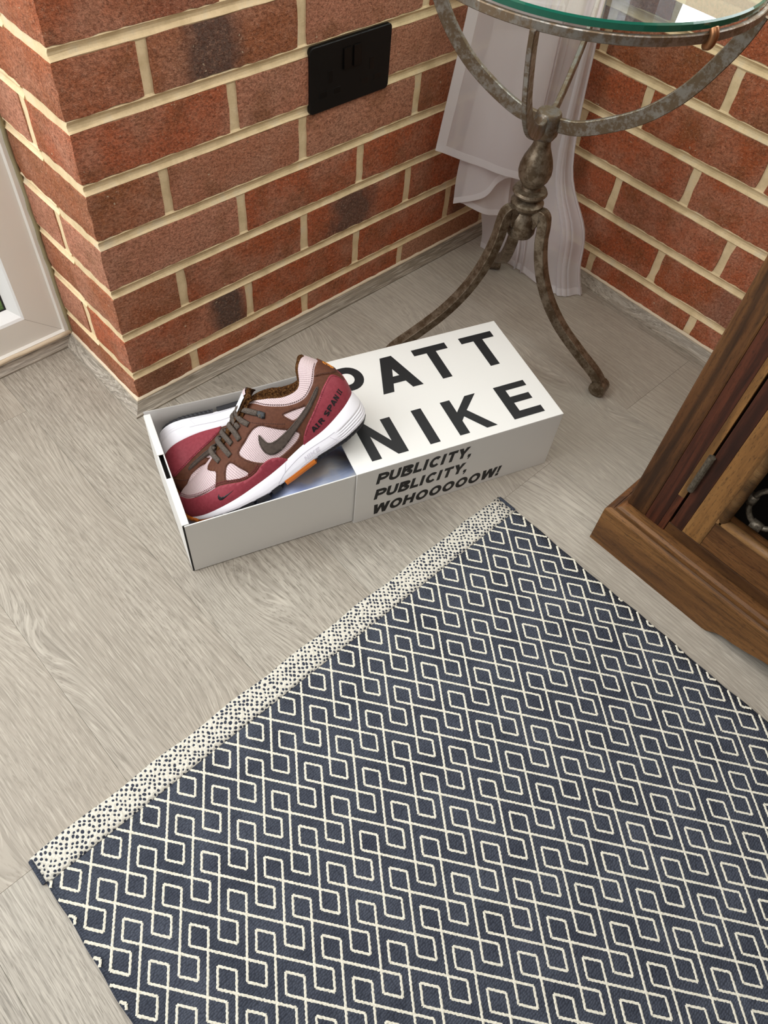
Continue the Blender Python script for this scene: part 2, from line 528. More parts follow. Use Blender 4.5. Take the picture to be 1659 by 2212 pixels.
def mortar_wall(name, length, thick, flip=None):
    """mortar body, local x along the wall, front face near y=0; bed joints are hollow struck"""
    prof = [(2.6, 0.0)]
    for c in range(1, NC + 1):
        zb = Z1 + 75 * (c - 1)
        for dz, dep in ((-9, 2.4), (-6.4, 0.7), (-4.0, 2.6), (-1.4, 3.9), (1.8, 3.9), (4.4, 2.4), (6.4, 0.6), (9, 2.4)):
            prof.append((dep, zb + dz))
    nseg = max(2, int(length / 30))
    verts, faces = [], []
    rs = random.Random(hash(name) % 97 if False else len(name))
    for (dep, z) in prof:
        for k in range(nseg + 1):
            verts.append((length * k / nseg, dep + rs.uniform(-0.35, 0.35), z + rs.uniform(-0.5, 0.5)))
    m = nseg + 1
    for i in range(len(prof) - 1):
        for k in range(nseg):
            faces.append((i * m + k, i * m + k + 1, (i + 1) * m + k + 1, (i + 1) * m + k))
    b0 = len(verts)
    ztop = prof[-1][1]
    verts += [(0, thick, 0), (length, thick, 0), (length, thick, ztop), (0, thick, ztop)]
    t0 = (len(prof) - 1) * m
    faces.append((b0 + 1, b0, b0 + 3, b0 + 2))
    faces.append(tuple([t0 + k for k in range(m)] + [b0 + 2, b0 + 3]))
    faces.append(tuple([b0 + 1, b0] + [k for k in range(m)])[::-1])
    faces.append(tuple([i * m for i in range(len(prof))] + [b0 + 3, b0]))
    faces.append(tuple([i * m + m - 1 for i in range(len(prof))][::-1] + [b0 + 1, b0 + 2]))
    return mesh_obj(name, verts, faces, MORTAR)


wall_back = mortar_wall('wall_back', LX - 3, 100)
wall_back.location = Vector((3, 0, 0)) * K
tag(wall_back, kind='structure')
wall_left = mortar_wall('wall_left', YW - 99, 95)
wall_left.rotation_euler = (0, 0, -math.pi / 2)
wall_left.location = Vector((0, YW, 0)) * K
tag(wall_left, kind='structure')
wall_right = mortar_wall('wall_right', 2100, 95)
wall_right.rotation_euler = (0, 0, -math.pi / 2)
wall_right.location = Vector((LX, 0, 0)) * K
tag(wall_right, kind='structure')
RZ = -math.pi / 2
# (course, first x) : tone, burnt patch (local x, half width, amount)
special = {(7, 112): (0.62, (-24, 50, 0.95)), (2, 0): (0.42, (72, 40, 1.0)), (3, 337): (0.36, (-12, 62, 0.9)), (5, 337): (0.85, None), (6, 0): (0.46, None),
           (7, 0): (0.55, None), (8, 0): (0.5, (60, 60, 0.35)), (4, 225): (0.4, None), (4, 0): (0.78, None), (3, 112): (0.2, None), (3, 0): (0.58, None), (5, 0): (0.6, None),
           (5, 112): (0.72, None), (7, 337): (0.82, None), (6, 225): (0.75, None), (2, 225): (0.22, None), (1, 112): (0.28, None), (1, 0): (0.08, (0, 50, 0.3)), (4, 450): (0.35, None),
           (6, 450): (0.85, None), (2, 450): (0.3, None), (1, 337): (0.26, None), (3, 562): (0.3, None), (2, 675): (0.1, (0, 90, 0.6))}


def getsp(c, x):
    for (cc, xx), val in special.items():
        if cc == c and abs(xx - x) < 12: return val
    return (None, None)


def wb(c, x0, x1, hz=None):
    t, p = getsp(c, x0)
    brick(wall_back, x1 - x0, 40, 65, ((x0 + x1) / 2 - 3, 0, Z1 + 75 * (c - 1) - 37.5), 0, t, p)


for c in range(1, NC + 1):
    zc = Z1 + 75 * (c - 1) - 37.5
    odd = c % 2 == 1
    t, p = getsp(c, 0)
    if odd:
        brick(wall_back, 102.5, 203, 65, (51.25 - 3, 0, zc), 0, t, p)          # quoin: header on the long face
        xs_ = [112.5 + 225 * k for k in range(4)]
    else:
        brick(wall_back, 215, 102.5, 65, (107.5 - 3, 0, zc), 0, t, p)          # quoin: stretcher on the long face
        xs_ = [225 + 225 * k for k in range(3)]
        b = brick(wall_left, 91, 40, 65, (45.5, 0, zc), 0, 0.82)
    for x0 in xs_:
        x1 = min(x0 + 215, LX - 1)
        if x1 - x0 > 25: wb(c, x0, x1)
    # right wall, local x runs towards the viewer
    offs = 235 if odd else 358
    js = [offs + 225 * k for k in range(-2, 10)]
    prev = 0
    for j in js:
        if j - 5 < 20: continue
        a0 = max(prev, 0); a1 = min(j - 5, 2095)
        if a1 - a0 > 20:
            tn = brs.choice([0.1, 0.16, 0.22, 0.3, 0.38, 0.5, 0.2, 0.28])
            pt = (40, 45, 0.4) if (c == 2 and a0 < 420 < a1) else None
            brick(wall_right, a1 - a0, 40, 65, ((a0 + a1) / 2, 0, zc), 0, tn, pt)
        prev = j + 5
        if prev > 2080: break


# ---- scotia beading along the floor
def bead(name, path, flip=1, caulk=True):
    """path: floor points on the wall line, section offset into the room"""
    sec = [(0, 0), (17, 0), (17, 2.6), (13.2, 4.6), (9.2, 8.2), (6.2, 12.4), (4.0, 16.6), (2.6, 17.8), (0, 17.8)]
    path = [np.array(p, float) for p in path]
    n, m = len(path), len(sec)
    verts, faces = [], []
    for p, off in [(q[:2], q[2:]) for q in path]:
        for (o, z) in sec:
            verts.append((p[0] + off[0] * o, p[1] + off[1] * o, z + 0.05))
    for i in range(n - 1):
        for k in range(m):
            l = (k + 1) % m
            faces.append((i * m + k, i * m + l, (i + 1) * m + l, (i + 1) * m + k))
    faces.append(tuple(range(m - 1, -1, -1))); faces.append(tuple((n - 1) * m + k for k in range(m)))
    o = mesh_obj(name, verts, faces, BEAD_Y if name in ('baseboard_left', 'baseboard_right') else BEAD)
    tag(o, kind='structure')
    if caulk:
        cs = [(-1.5, 17.4), (3.4, 17.4), (2.2, 19.0), (0.3, 21.2), (-1.5, 21.6)]
        verts, faces = [], []
        rs = random.Random(3)
        L = np.linalg.norm(path[1][:2] - path[0][:2]); ns = int(L / 9)
        for i in range(ns + 1):
            f = i / ns
            p = path[0] * (1 - f) + path[1] * f
            j = rs.uniform(-0.6, 0.7)
            for (o_, z) in cs:
                verts.append((p[0] + p[2] * (o_ + j * 0.4), p[1] + p[3] * (o_ + j * 0.4), z + (j if z > 18 else 0)))
        m = len(cs)
        for i in range(ns):
            for k in range(m):
                l = (k + 1) % m
                faces.append((i * m + k, i * m + l, (i + 1) * m + l, (i + 1) * m + k))
        mesh_obj('caulk_line', verts, faces, CAULK, o, True)
    return o


bead('baseboard_back', [(0, 0, -1, -1), (LX, 0, -1, -1)])
bead('baseboard_left', [(0, 0, -1, -1), (0, YW, -1, -1)])
bead('baseboard_window', [(0, YW, -1, -1), (-1700, YW, 0, -1)])
bead('baseboard_right', [(LX, 0, -1, -1), (LX, -2080, -1, 0)])

# ---- garden window beside the brick pier
w1 = empty('window_1', (0, YW, 0)); tag(w1, kind='structure')
bmf = bmesh.new()
X0, XI, XB = 0, -62, -78
Z0, ZI, ZB = 12, 72, 97
XL, ZTOP = -1500, 2050


def ring(bm, ax0, ax1, az0, az1, bx0, bx1, bz0, bz1, ya, yb):
    """picture-frame ring between an outer rectangle at depth ya and an inner one at depth yb"""
    o = [bm.verts.new(v) for v in ((ax1, ya, az0), (ax0, ya, az0), (ax0, ya, az1), (ax1, ya, az1))]
    i = [bm.verts.new(v) for v in ((bx1, yb, bz0), (bx0, yb, bz0), (bx0, yb, bz1), (bx1, yb, bz1))]
    for k in range(4):
        l = (k + 1) % 4
        bm.faces.new((o[k], o[l], i[l], i[k]))


ring(bmf, 0, XL, -20, ZTOP, -1.5, XL + 1.5, Z0 - 8, ZTOP - 1.5, 0, -6)
ring(bmf, -1.5, XL + 1.5, Z0 - 8, ZTOP - 1.5, -10, XL + 10, Z0 + 12, ZTOP - 10, -6, -6)
ring(bmf, -10, XL + 10, Z0 + 12, ZTOP - 10, -12, XL + 12, Z0 + 14, ZTOP - 12, -6, -1)
ring(bmf, -12, XL + 12, Z0 + 14, ZTOP - 12, XI, XL - XI, ZI, ZTOP - ZI, -1, -1)
frame = bm_obj('frame', bmf, UPVC, w1)
bmf = bmesh.new()
ring(bmf, XI, XL - XI, ZI, ZTOP - ZI, XI - 3, XL - XI + 3, ZI + 4, ZTOP - ZI - 4, -1, 1)
ring(bmf, XI - 3, XL - XI + 3, ZI + 4, ZTOP - ZI - 4, XB, XL - XB, ZB - 8, ZTOP - ZB + 8, 1, 14)
bm_obj('glazing_bead', bmf, UPVC_W, w1)
bmf = bmesh.new()
ring(bmf, XB, XL - XB, ZB - 8, ZTOP - ZB + 8, XB - 3, XL - XB + 3, ZB - 5, ZTOP - ZB + 5, 14, 14)
bm_obj('gasket', bmf, plain('rubber_gasket', (34, 34, 34), 0.6), w1)
mesh_obj('pane', [(XB, 15, ZB - 8), (XL - XB, 15, ZB - 8), (XL - XB, 15, ZTOP - ZB), (XB, 15, ZTOP - ZB)], [(0, 1, 2, 3)], PANE, w1)
# outside sill seen through the pane
box_obj('outer_sill', XL, -40, 24, 42, 40, 66, UPVC_W, w1, 2)
# mitre joint and sealant
mesh_obj('mitre_joint', [(-12.5, -1.3, 26.2), (-12.0, -1.3, 25.4), (-62, -1.3, 71.4), (-62.4, -1.3, 72.2)], [(0, 1, 2, 3)], plain('joint_line', (120, 108, 92), 0.8), w1)  # thin darker line along the mitre of the frame
path = [(-1 + random.uniform(-.8, .8), -7.2, z) for z in range(2, 1000, 16)]
sweep('sealant_bead', path, circ(3.4, 8), SEAL, w1, up=(0, 1, 0))
path = [(x, -7, 20 + random.uniform(-1, 1)) for x in range(-2, -1400, -20)]
sweep('caulk_line', path, circ(3.6, 8), CAULK, w1)


# ---- upper glazing on the dwarf walls (seen mirrored in the table glass)
def upper_window(name, length, loc, rotz):
    w = empty(name, loc, (0, 0, rotz)); tag(w, kind='structure')
    z0 = ZT + 26
    box_obj('sill_board', 0, length, -18, 90, ZT, z0, CREAM, w, 4)
    H = 1120
    box_obj('bottom_rail', 0, length, 10, 70, z0, z0 + 70, CREAM, w, 3)
    box_obj('top_rail', 0, length, 10, 70, z0 + H - 70, z0 + H, CREAM, w, 3)
    n = max(1, round(length / 620))
    for k in range(n + 1):
        x = 35 + (length - 70) * k / n
        box_obj('mullion', x - 35, x + 35, 12, 68, z0 + 70, z0 + H - 70, CREAM, w, 3)
    for k in range(n):
        a = 70 + (length - 70) * k / n; b = (length - 70) * (k + 1) / n
        bm = bmesh.new()
        ring(bm, a, b, z0 + 70, z0 + H - 70, a + 26, b - 26, z0 + 96, z0 + H - 96, 14, 30)
        bm_obj('glazing_bead', bm, CREAM, w)
        mesh_obj('pane', [(a, 40, z0 + 80), (b, 40, z0 + 80), (b, 40, z0 + H - 80), (a, 40, z0 + H - 80)], [(0, 1, 2, 3)], PANE, w)
    return w


upper_window('window_2', LX - 5, (0, 0, 0), 0)
upper_window('window_3', 2090, (LX, 0, 0), RZ)

# ================================================================== RUG
def make_rug():
    t = NT('rug_navy_weave', 0.95, 0, 0.15)
    v = t.co(scale=(1.0, 1.35, 1.0))
    vor = t.n('ShaderNodeTexVoronoi', {'Vector': v, 'Scale': 310.0, 'Randomness': 0.55}, voronoi_dimensions='2D').outputs['Distance']
    blot = t.noise(t.co(), 22, 3, 0.6)
    c = t.ramp(blot, [(0.3, lin((56, 59, 68))), (0.7, lin((76, 80, 90)))])
    c = t.mix(t.math('MULTIPLY', t.rampv(vor, 0.35, 0.75), 0.55), c, lin((30, 32, 41)))
    t.color(c)
    h = t.math('SUBTRACT', 1.0, vor)
    t.bump(h, 0.85, 0.0016)
    navy = t.m

    t = NT('rug_cream_yarn', 0.95, 0, 0.15)
    v = t.co()
    a = t.noise(v, 420, 3, 0.6)
    t.color(t.ramp(a, [(0.3, lin((196, 189, 170))), (0.65, lin((230, 223, 206)))]))
    t.bump(a, 0.7, 0.0012)
    cream = t.m

    t = NT('rug_border_weave', 0.95, 0, 0.15)
    v = t.co(scale=(1, 0.9, 1), rot=(0, 0, math.radians(38)))
    vn = t.n('ShaderNodeVectorMath', {0: t.noise(t.co(), 60, 2, 0.5, out='Color'), 1: (0.006, 0.006, 0.0)}, operation='MULTIPLY').outputs[0]
    vv = t.n('ShaderNodeVectorMath', {0: v, 1: vn}, operation='ADD').outputs[0]
    vor = t.n('ShaderNodeTexVoronoi', {'Vector': vv, 'Scale': 196.0, 'Randomness': 0.42}, voronoi_dimensions='2D').outputs['Distance']
    thr = t.math('ADD', vor, t.math('MULTIPLY', t.math('SUBTRACT', t.noise(v, 60, 2, 0.5), 0.5), 0.34))
    dots = t.math('SUBTRACT', 1.0, t.rampv(thr, 0.27, 0.34))
    a = t.noise(t.co(), 420, 3, 0.6)
    c = t.ramp(a, [(0.3, lin((190, 183, 168))), (0.65, lin((222, 215, 201)))])
    t.color(t.mix(dots, c, lin((54, 57, 68))))
    t.bump(t.math('ADD', a, t.math('MULTIPLY', vor, 1.2)), 0.7, 0.0014)
    border = t.m

    X0, X1, YT, YB = -440.0, 308.0, -482.0, -1420.0
    root = empty('rug', (0, -900, 0))
    tag(root, 'navy flat woven rug with cream linked diamond lines and a speckled cream end band', 'rug')
    oy = 900
    rs = random.Random(2)
    TH = 4.2

    def edge(x, y):                      # slightly uneven selvedge
        return x + 0.9 * math.sin(y * 0.031) + 0.5 * math.sin(y * 0.11 + 1)

    def slab(name, ya, yb, mat, lift=0.0):
        n = int(abs(ya - yb) / 8) + 1
        m = 40
        verts, faces = [], []
        for i in range(n + 1):
            y = ya + (yb - ya) * i / n
            for k in range(m + 1):
                f = k / m
                x = edge(X0, y) * (1 - f) + edge(X1, y) * f
                yy = y + (1.2 * math.sin(x * 0.06) + rs.uniform(-.4, .4) if i == 0 and lift else 0)
                z = TH + lift + 0.25 * math.sin(x * .03 + y * .02)
                if k in (0, m): z -= 1.6
                verts.append((x, yy + oy, z))
        mm = m + 1
        for i in range(n):
            for k in range(m):
                faces.append((i * mm + k, (i + 1) * mm + k, (i + 1) * mm + k + 1, i * mm + k + 1))
        b0 = len(verts)
        loop = [k for k in range(mm)] + [i * mm + m for i in range(1, n + 1)] + [n * mm + k for k in range(m - 1, -1, -1)] + [i * mm for i in range(n - 1, 0, -1)]
        for q in loop:
            verts.append((verts[q][0], verts[q][1], 0.15))
        L = len(loop)
        for q in range(L):
            faces.append((loop[q], loop[(q + 1) % L], b0 + (q + 1) % L, b0 + q))
        return mesh_obj(name, verts, faces, mat, root, True)

    slab('field', YT - 34, YB, navy)
    slab('end_band', YT, YT - 34.5, border, 0.5)
    # rolled navy corners of the end band
    for x in (X0, X1):
        bm = bmesh.new()
        box(bm, edge(x, YT) - 2.5, edge(x, YT) + 2.5, YT - 33 + oy, YT - 2 + oy, 0.3, 4.6, 1.6)
        bm_obj('selvedge', bm, navy, root, True)
    # the woven lines
    verts, faces = [], []
    q = 0.48
    PX, PY = 47.75, 49.35
    sx, sy = 24.0, 32.9

    def strip(p, d, a, b, wdt=2.85):
        L = math.hypot(*d)
        ux, uy = d[0] / L, d[1] / L
        nx_, ny_ = -uy, ux
        n = int((b - a) * L / 1.7)
        prev = None
        ph = rs.uniform(0, 6)
        for i in range(n + 1):
            s = (a + (b - a) * i / n) * L
            x, y = p[0] + ux * s, p[1] + uy * s
            if not (edge(X0, y) + 1 < x < edge(X1, y) - 1 and y < YT - 34.5 and y > YB):
                prev = None; continue
            w0 = wdt / 2 + 0.3 * math.sin(s * 2.2 + ph) + rs.uniform(-.22, .22)
            w1_ = wdt / 2 - 0.3 * math.sin(s * 2.2 + ph) + rs.uniform(-.22, .22)
            z = TH + 0.25 * math.sin(x * .03 + y * .02)
            k = len(verts)
            verts.extend([(x + nx_ * w0, y + ny_ * w0 + oy, z - 0.1), (x, y + oy, z + 0.75 + 0.2 * math.sin(s * 2.2)), (x - nx_ * w1_, y - ny_ * w1_ + oy, z - 0.1)])
            if prev is not None:
                faces.append((prev, prev + 1, k + 1, k)); faces.append((prev + 1, prev + 2, k + 2, k + 1))
            prev = k
    for band in range(-1, 20):
        y = -529.8 - PY * band
        if y < YB - 60: break
        xo = 81.4 + (y + 529.8) * 0.0235
        for c in range(-13, 8):
            x = xo + PX * c
            if x < X0 - 60 or x > X1 + 60: continue
            strip((x, y), (sx, -sy), -q, 1 + q)        # falls to the right
            strip((x, y), (-sx, -sy), -q, 1 + q)       # falls to the left
            # closing sides of the two small diamonds at the node and below it
            strip((x - sx * q, y + sy * q), (sx, sy), 0, q)
            strip((x + sx * q, y + sy * q), (-sx, sy), 0, q)
            bx, by = x + sx, y - sy
            strip((bx + sx * q, by - sy * q), (-sx, -sy), 0, q)
            strip((bx - sx * q, by - sy * q), (sx, -sy), 0, q)
    o = mesh_obj('woven_lines', verts, faces, cream, root, True)
    o['kind'] = 'stuff'


make_rug()


# ================================================================== WALL SOCKET
def make_socket():
    blk = NT('black_socket_plate', 0.5, 0, 0.25).color(lin((15, 12, 10))).m
    gl = NT('black_socket_gloss', 0.32, 0, 0.3).color(lin((10, 10, 10))).m
    root = empty('wall_socket', (415.5, 0, 399))
    tag(root, 'black double wall socket with two switches on the brick wall', 'socket')

    def rr(w, h, r, n=5):
        pts = []
        for cx, cz, a0 in ((w / 2 - r, h / 2 - r, 0), (-w / 2 + r, h / 2 - r, 90), (-w / 2 + r, -h / 2 + r, 180), (w / 2 - r, -h / 2 + r, 270)):
            for k in range(n + 1):
                a = math.radians(a0 + 90 * k / n); pts.append((cx + r * math.cos(a), cz + r * math.sin(a)))
        return pts
    # plate with a softened edge
    a = rr(147, 86, 6); b = rr(145, 84, 5.2)
    n = len(a)
    verts = [(x, 2.5, z) for x, z in a] + [(x, -2.6, z) for x, z in a] + [(x, -3.4, z) for x, z in b]
    faces = [tuple(range(n))] + [tuple(range(2 * n, 3 * n))[::-1]]
    for s in (0, n):
        faces += [(s + i, s + n + i, s + n + (i + 1) % n, s + (i + 1) % n) for i in range(n)]
    mesh_obj('face_plate', verts, faces, blk, root)
    for sx in (-9, 9):
        bm = bmesh.new()
        bmesh.ops.create_cube(bm, size=1)
        for v in bm.verts:
            v.co = Vector((sx + v.co.x * 14.5, -4.6 + v.co.y * 3.0 + (1.2 if v.co.z > 0 and v.co.y < 0 else 0), 18 + v.co.z * 27))
        bmesh.ops.bevel(bm, geom=list(bm.edges), offset=0.7, segments=2, affect='EDGES')
        bm_obj('rocker_switch', bm, gl, root)
    for s in (-1, 1):
        cx = s * 38
        for dx, dz, w, h in ((0, 0, 6, 14), (-12.5, -20.5, 11, 6), (12.5, -20.5, 11, 6)):
            bm = bmesh.new()
            # recessed slot: a dark collar standing barely proud of the plate
            box(bm, cx + dx - w / 2 - 1.4, cx + dx + w / 2 + 1.4, -3.9, -3.0, dz - h / 2 - 1.4, dz + h / 2 + 1.4, 0.5)
            sl = bm_obj('pin_slot', bm, gl, root)


make_socket()


# ================================================================== SIDE TABLE
def make_table():
    cx, cy = 562.0, -240.0
    root = empty('side_table', (cx, cy, 0))
    tag(root, 'round glass topped side table on a rusty wrought metal tripod base', 'table')
    # turned column
    prof = [(13, 212), (20, 214), (22.5, 219), (22.5, 243), (19.5, 249), (17, 254), (22, 259), (25.5, 263), (25.5, 268), (19, 272), (14, 275), (14, 279), (25, 280.5), (27, 284), (25, 287.5), (15, 289),
            (14, 293), (17, 297), (22.5, 305), (25, 314), (24.6, 323), (21.5, 334), (17, 344), (13.5, 352), (12.2, 358), (12.5, 365)]
    prof = [(a * 0.97, b) for a, b in prof]
    lathe('column', prof, BRONZE, root, 36)
    lathe('hub', [(10, 362), (14, 364), (17.5, 370), (18.5, 378), (18, 392), (16.8, 398), (15.5, 400), (0.5, 400.4)], STEEL, root, 32)
    # legs
    lp = [(16, 236), (22, 250), (27, 257), (33, 252), (36, 235), (38, 215), (46, 184), (60, 151), (82, 118), (113, 87), (154, 58.5), (190, 36), (205, 20)]
    for ang in (-78.2, 41.8, 159.5):
        a = math.radians(ang); ca, sa = math.cos(a), math.sin(a)
        path = [(r * ca, r * sa, z) for r, z in spline(lp, 5)]
        leg = sweep('leg', path, rect(16, 16.5, 1.0), BRONZE, root, up=(-sa, ca, 0), smooth=False)
        # rolled foot
        f0 = np.array([205 * ca, 205 * sa, 14.4]); t = np.array([-sa, ca, 0])
        sweep('rolled_foot', [f0 + t * s for s in (-10.5, -9.3, 9.3, 10.5)], circ(14, 20), BRONZE, leg, smooth=False)
    # straps under the top
    sp = [(12, 386), (40, 390), (67, 401), (98, 418), (125, 437), (150, 462), (169, 488), (188, 523), (199, 548), (206, 573)]
    for ang in (-157, -75, 113, 23):
        a = math.radians(ang); ca, sa = math.cos(a), math.sin(a)
        path = [(r * ca, r * sa, z) for r, z in spline(sp, 4)]
        sweep('strap', path, rect(19, 6.5, 1.0), STEEL, root, up=(-sa, ca, 0), smooth=False)
    # rim ring and its ledge
    seg = 96
    circle = [(208.5 * math.cos(2 * math.pi * k / seg), 208.5 * math.sin(2 * math.pi * k / seg), 574.6) for k in range(seg)]
    sweep('rim', circle, rect(6, 10, 1.0), STEEL, root, closed_path=True, smooth=False)
    # glass disc
    edge = NT('glass_edge_green', 0.12, 0, 0.6).color(lin((16, 84, 66))).m
    gt = glass_mat('table_glass', (0.9, 0.96, 0.93, 1), 2.2); clr = clear_mat('table_glass_underside', (0.95, 0.98, 0.97, 1))
    prof = [(203.5, 580.4), (206, 581.6), (206, 587.4), (203.8, 589)]
    verts, faces, fm = [], [], []
    for (r, z) in prof:
        for k in range(seg):
            a = 2 * math.pi * k / seg
            verts.append((r * math.cos(a), r * math.sin(a), z))
    for i in range(3):
        for k in range(seg):
            l = (k + 1) % seg
            faces.append((i * seg + k, i * seg + l, (i + 1) * seg + l, (i + 1) * seg + k)); fm.append(1)
    faces.append(tuple(range(seg - 1, -1, -1))); fm.append(2)
    faces.append(tuple(3 * seg + k for k in range(seg))); fm.append(0)
    mesh_obj('glass_top', verts, faces, [gt, edge, clr], root, False, fm)
    copper = plain('worn_copper', (150, 104, 70), 0.35, 0.8)
    for ang in (-106, 14, 134):
        a = math.radians(ang); ca, sa = math.cos(a), math.sin(a)
        pts = [(208, 567), (213, 569), (215, 575), (214.5, 580), (211, 584)]
        sweep('glass_clip', [(r * ca, r * sa, z) for r, z in spline(pts, 4)], circ(4.8, 12), copper, root, up=(-sa, ca, 0))


make_table()


# ================================================================== CABINET
def make_cabinet():
    root = empty('cabinet', (595, -1000, 0))
    tag(root, 'dark rosewood cabinet on a moulded plinth with a metal lattice door', 'cabinet')
    ox, oy = 595, -1000

    def bx(name, x0, x1, y0, y1, z0, z1, mat, bev=1.2, parent=None):
        return box_obj(name, x0 - ox, x1 - ox, y0 - oy, y1 - oy, z0, z1, mat, parent or root, bev)
    W_red = make_wood('rosewood_plinth', 'Y', (62, 38, 19), (100, 65, 33), (128, 88, 48), 1.0, 0.5)
    W_post = make_wood('rosewood_post', 'Z', (42, 25, 15), (88, 55, 28), (114, 77, 42), 7.0, 0.5)
    W_dark = make_wood('rosewood_dark', 'Z', (44, 22, 14), (72, 36, 22), (96, 50, 30), 4.0, 0.6)
    W_tan = make_wood('rosewood_sapwood', 'Z', (108, 72, 38), (134, 93, 50), (150, 110, 64), 9.0, 0.35)
    W_rail = make_wood('rosewood_rail', 'Y', (60, 35, 17), (94, 59, 30), (122, 82, 46), 5.0, 0.5)
    W_side = make_wood('rosewood_side', 'Z', (80, 48, 26), (110, 70, 38), (136, 92, 52), 3.0, 0.4)
    inside = plain('cabinet_inside', (26, 17, 11), 0.8)
    YL, YR = -617, -1383
    # plinth front with a shaped apron
    arc = [(-812, 0), (-818, 2), (-826, 9), (-836, 14), (-852, 15.5), (-872, 20), (-892, 26.5), (-912, 29.5), (-935, 30)]
    mir = [(2 * -1000 - y, z) for y, z in arc[::-1]]
    poly = [(YL, 0)] + arc + mir + [(YR, 0), (YR, 67), (YL, 67)]
    n = len(poly)
    verts = [(359 - ox, y - oy, z) for y, z in poly] + [(377 - ox, y - oy, z) for y, z in poly]
    faces = [tuple(range(n)), tuple(range(2 * n - 1, n - 1, -1))] + [(i, n + i, n + (i + 1) % n, (i + 1) % n) for i in range(n)]
    mesh_obj('plinth_front', verts, faces, W_red, root)
    for nm, y0, y1 in (('plinth_side', YL - 18, YL), ('plinth_side', YR, YR + 18)):
        bx(nm, 377.2, 829, y0, y1, 0.3, 67, W_side, 0.6)
    # moulding that caps the plinth: rounded nosing and a groove
    sec = [(0, 67), (0.2, 67), (0.0, 70.5), (1.5, 73.2), (5, 74.6), (8.2, 74.2), (8.8, 72.9), (10.2, 72.9), (11, 75.5), (15, 78.4), (24, 79.2), (30, 79.2), (30, 67)]
    verts, faces = [], []
    ends = [(0, YL), (0, YR)]
    m = len(sec)
    for sgn, y in ((-1, YL), (1, YR)):
        for o_, z in sec:
            verts.append((359 + o_ - ox, y + sgn * o_ - oy, z))
    faces += [(k, (k + 1) % m, m + (k + 1) % m, m + k) for k in range(m)]
    mesh_obj('plinth_moulding', verts, faces, W_red, root)
    for y, sgn in ((YL, -1), (YR, 1)):
        verts = [(359 + o_ - ox, y + sgn * o_ - oy, z) for o_, z in sec] + [(829 - ox, y + sgn * o_ - oy, z) for o_, z in sec]
        faces = [(k, m + k, m + (k + 1) % m, (k + 1) % m) for k in range(m)]
        mesh_obj('plinth_moulding', verts, faces, W_side, root)
    ZC = 900
    FX = 385
    # corner posts in three laminations: brown, dark red, pale sapwood
    for s in (1, -1):
        y = (lambda q: q) if s == 1 else (lambda q: -2000 - q)
        def bs(name, x0, x1, a, b, z0, z1, mat, bev=1.0):
            lo, hi = sorted((y(a), y(b)))
            return bx(name, x0, x1, lo, hi, z0, z1, mat, bev)
        bs('corner_post', FX, FX + 42, -632, -663, 79.2, ZC, W_post, 2.2)
        bs('post_facing', FX + 0.3, FX + 40, -663.1, -684, 79.2, ZC, W_dark, 0.5)
        bs('post_edging', FX + 0.3, FX + 40, -684.1, -693, 150, ZC, W_tan, 0.5)
        bs('post_edging', FX + 0.3, FX + 40, -684.1, -693, 79.2, 149.8, W_dark, 0.5)
        bs('side_panel', FX + 42, 829, -634, -650, 79.2, ZC, W_side, 0.8)
    bx('bottom_rail', FX + 1.5, FX + 30, -1306.5, -693.5, 79.2, 98, W_rail, 1.0)
    bx('bottom_board', FX + 30, 828, -1350, -650.5, 82, 98, inside, 0)
    bx('back_board', 815, 828, -1350, -650.5, 98, ZC, inside, 0)
    bx('top_board', FX - 18, 829, YR, YL, ZC, ZC + 26, W_red, 5)
    iron = grainy('grey_iron', (74, 66, 56), (122, 112, 98), 260, 0.42, 0.4, 0.6)
    # two doors
    for s in (1, -1):
        lo, hi = (-999, -696) if s == 1 else (-1304, -1001)
        st_h, st_l = (hi, hi - 46), (lo + 46, lo)
        z0, z1 = 99.5, ZC - 4
        d = bx('door', FX + 0.5, FX + 24, hi - 18, hi, z0, z1, W_dark, 0.8)                       # hinge stile, dark strip
        bx('stile', FX + 0.5, FX + 24, hi - 46, hi - 18.1, z0, z1, W_tan, 0.6, d)
        bx('stile', FX + 0.5, FX + 24, lo, lo + 46, z0, z1, W_tan, 0.8, d)
        bx('lower_rail', FX + 0.8, FX + 24, lo + 46.1, hi - 46.1, z0, z0 + 55, W_rail, 0.8, d)
        bx('upper_rail', FX + 0.8, FX + 24, lo + 46.1, hi - 46.1, z1 - 55, z1, W_rail, 0.8, d)
        # half-round lip round the opening
        a, b = lo + 46, hi - 46
        zz0, zz1 = z0 + 55, z1 - 55
        P = [(FX - 0.5 - ox, b - 5 - oy, zz0 + 5), (FX - 0.5 - ox, b - 5 - oy, zz1 - 5), (FX - 0.5 - ox, a + 5 - oy, zz1 - 5), (FX - 0.5 - ox, a + 5 - oy, zz0 + 5)]
        for k in range(4):
            p, q_ = np.array(P[k]), np.array(P[(k + 1) % 4])
            dv = (q_ - p) / np.linalg.norm(q_ - p)
            mt = make_lip
            sweep('opening_lip', [p - dv * 5, q_ + dv * 5], [(x * 1.0, yv) for x, yv in circ(6.4, 14)], W_lip, d, up=(1, 0, 0))
        # lattice: iron hoops tied with collars
        gx = FX + 17
        R = 31
        yc0, zc0 = b - 9, zz0 + 43
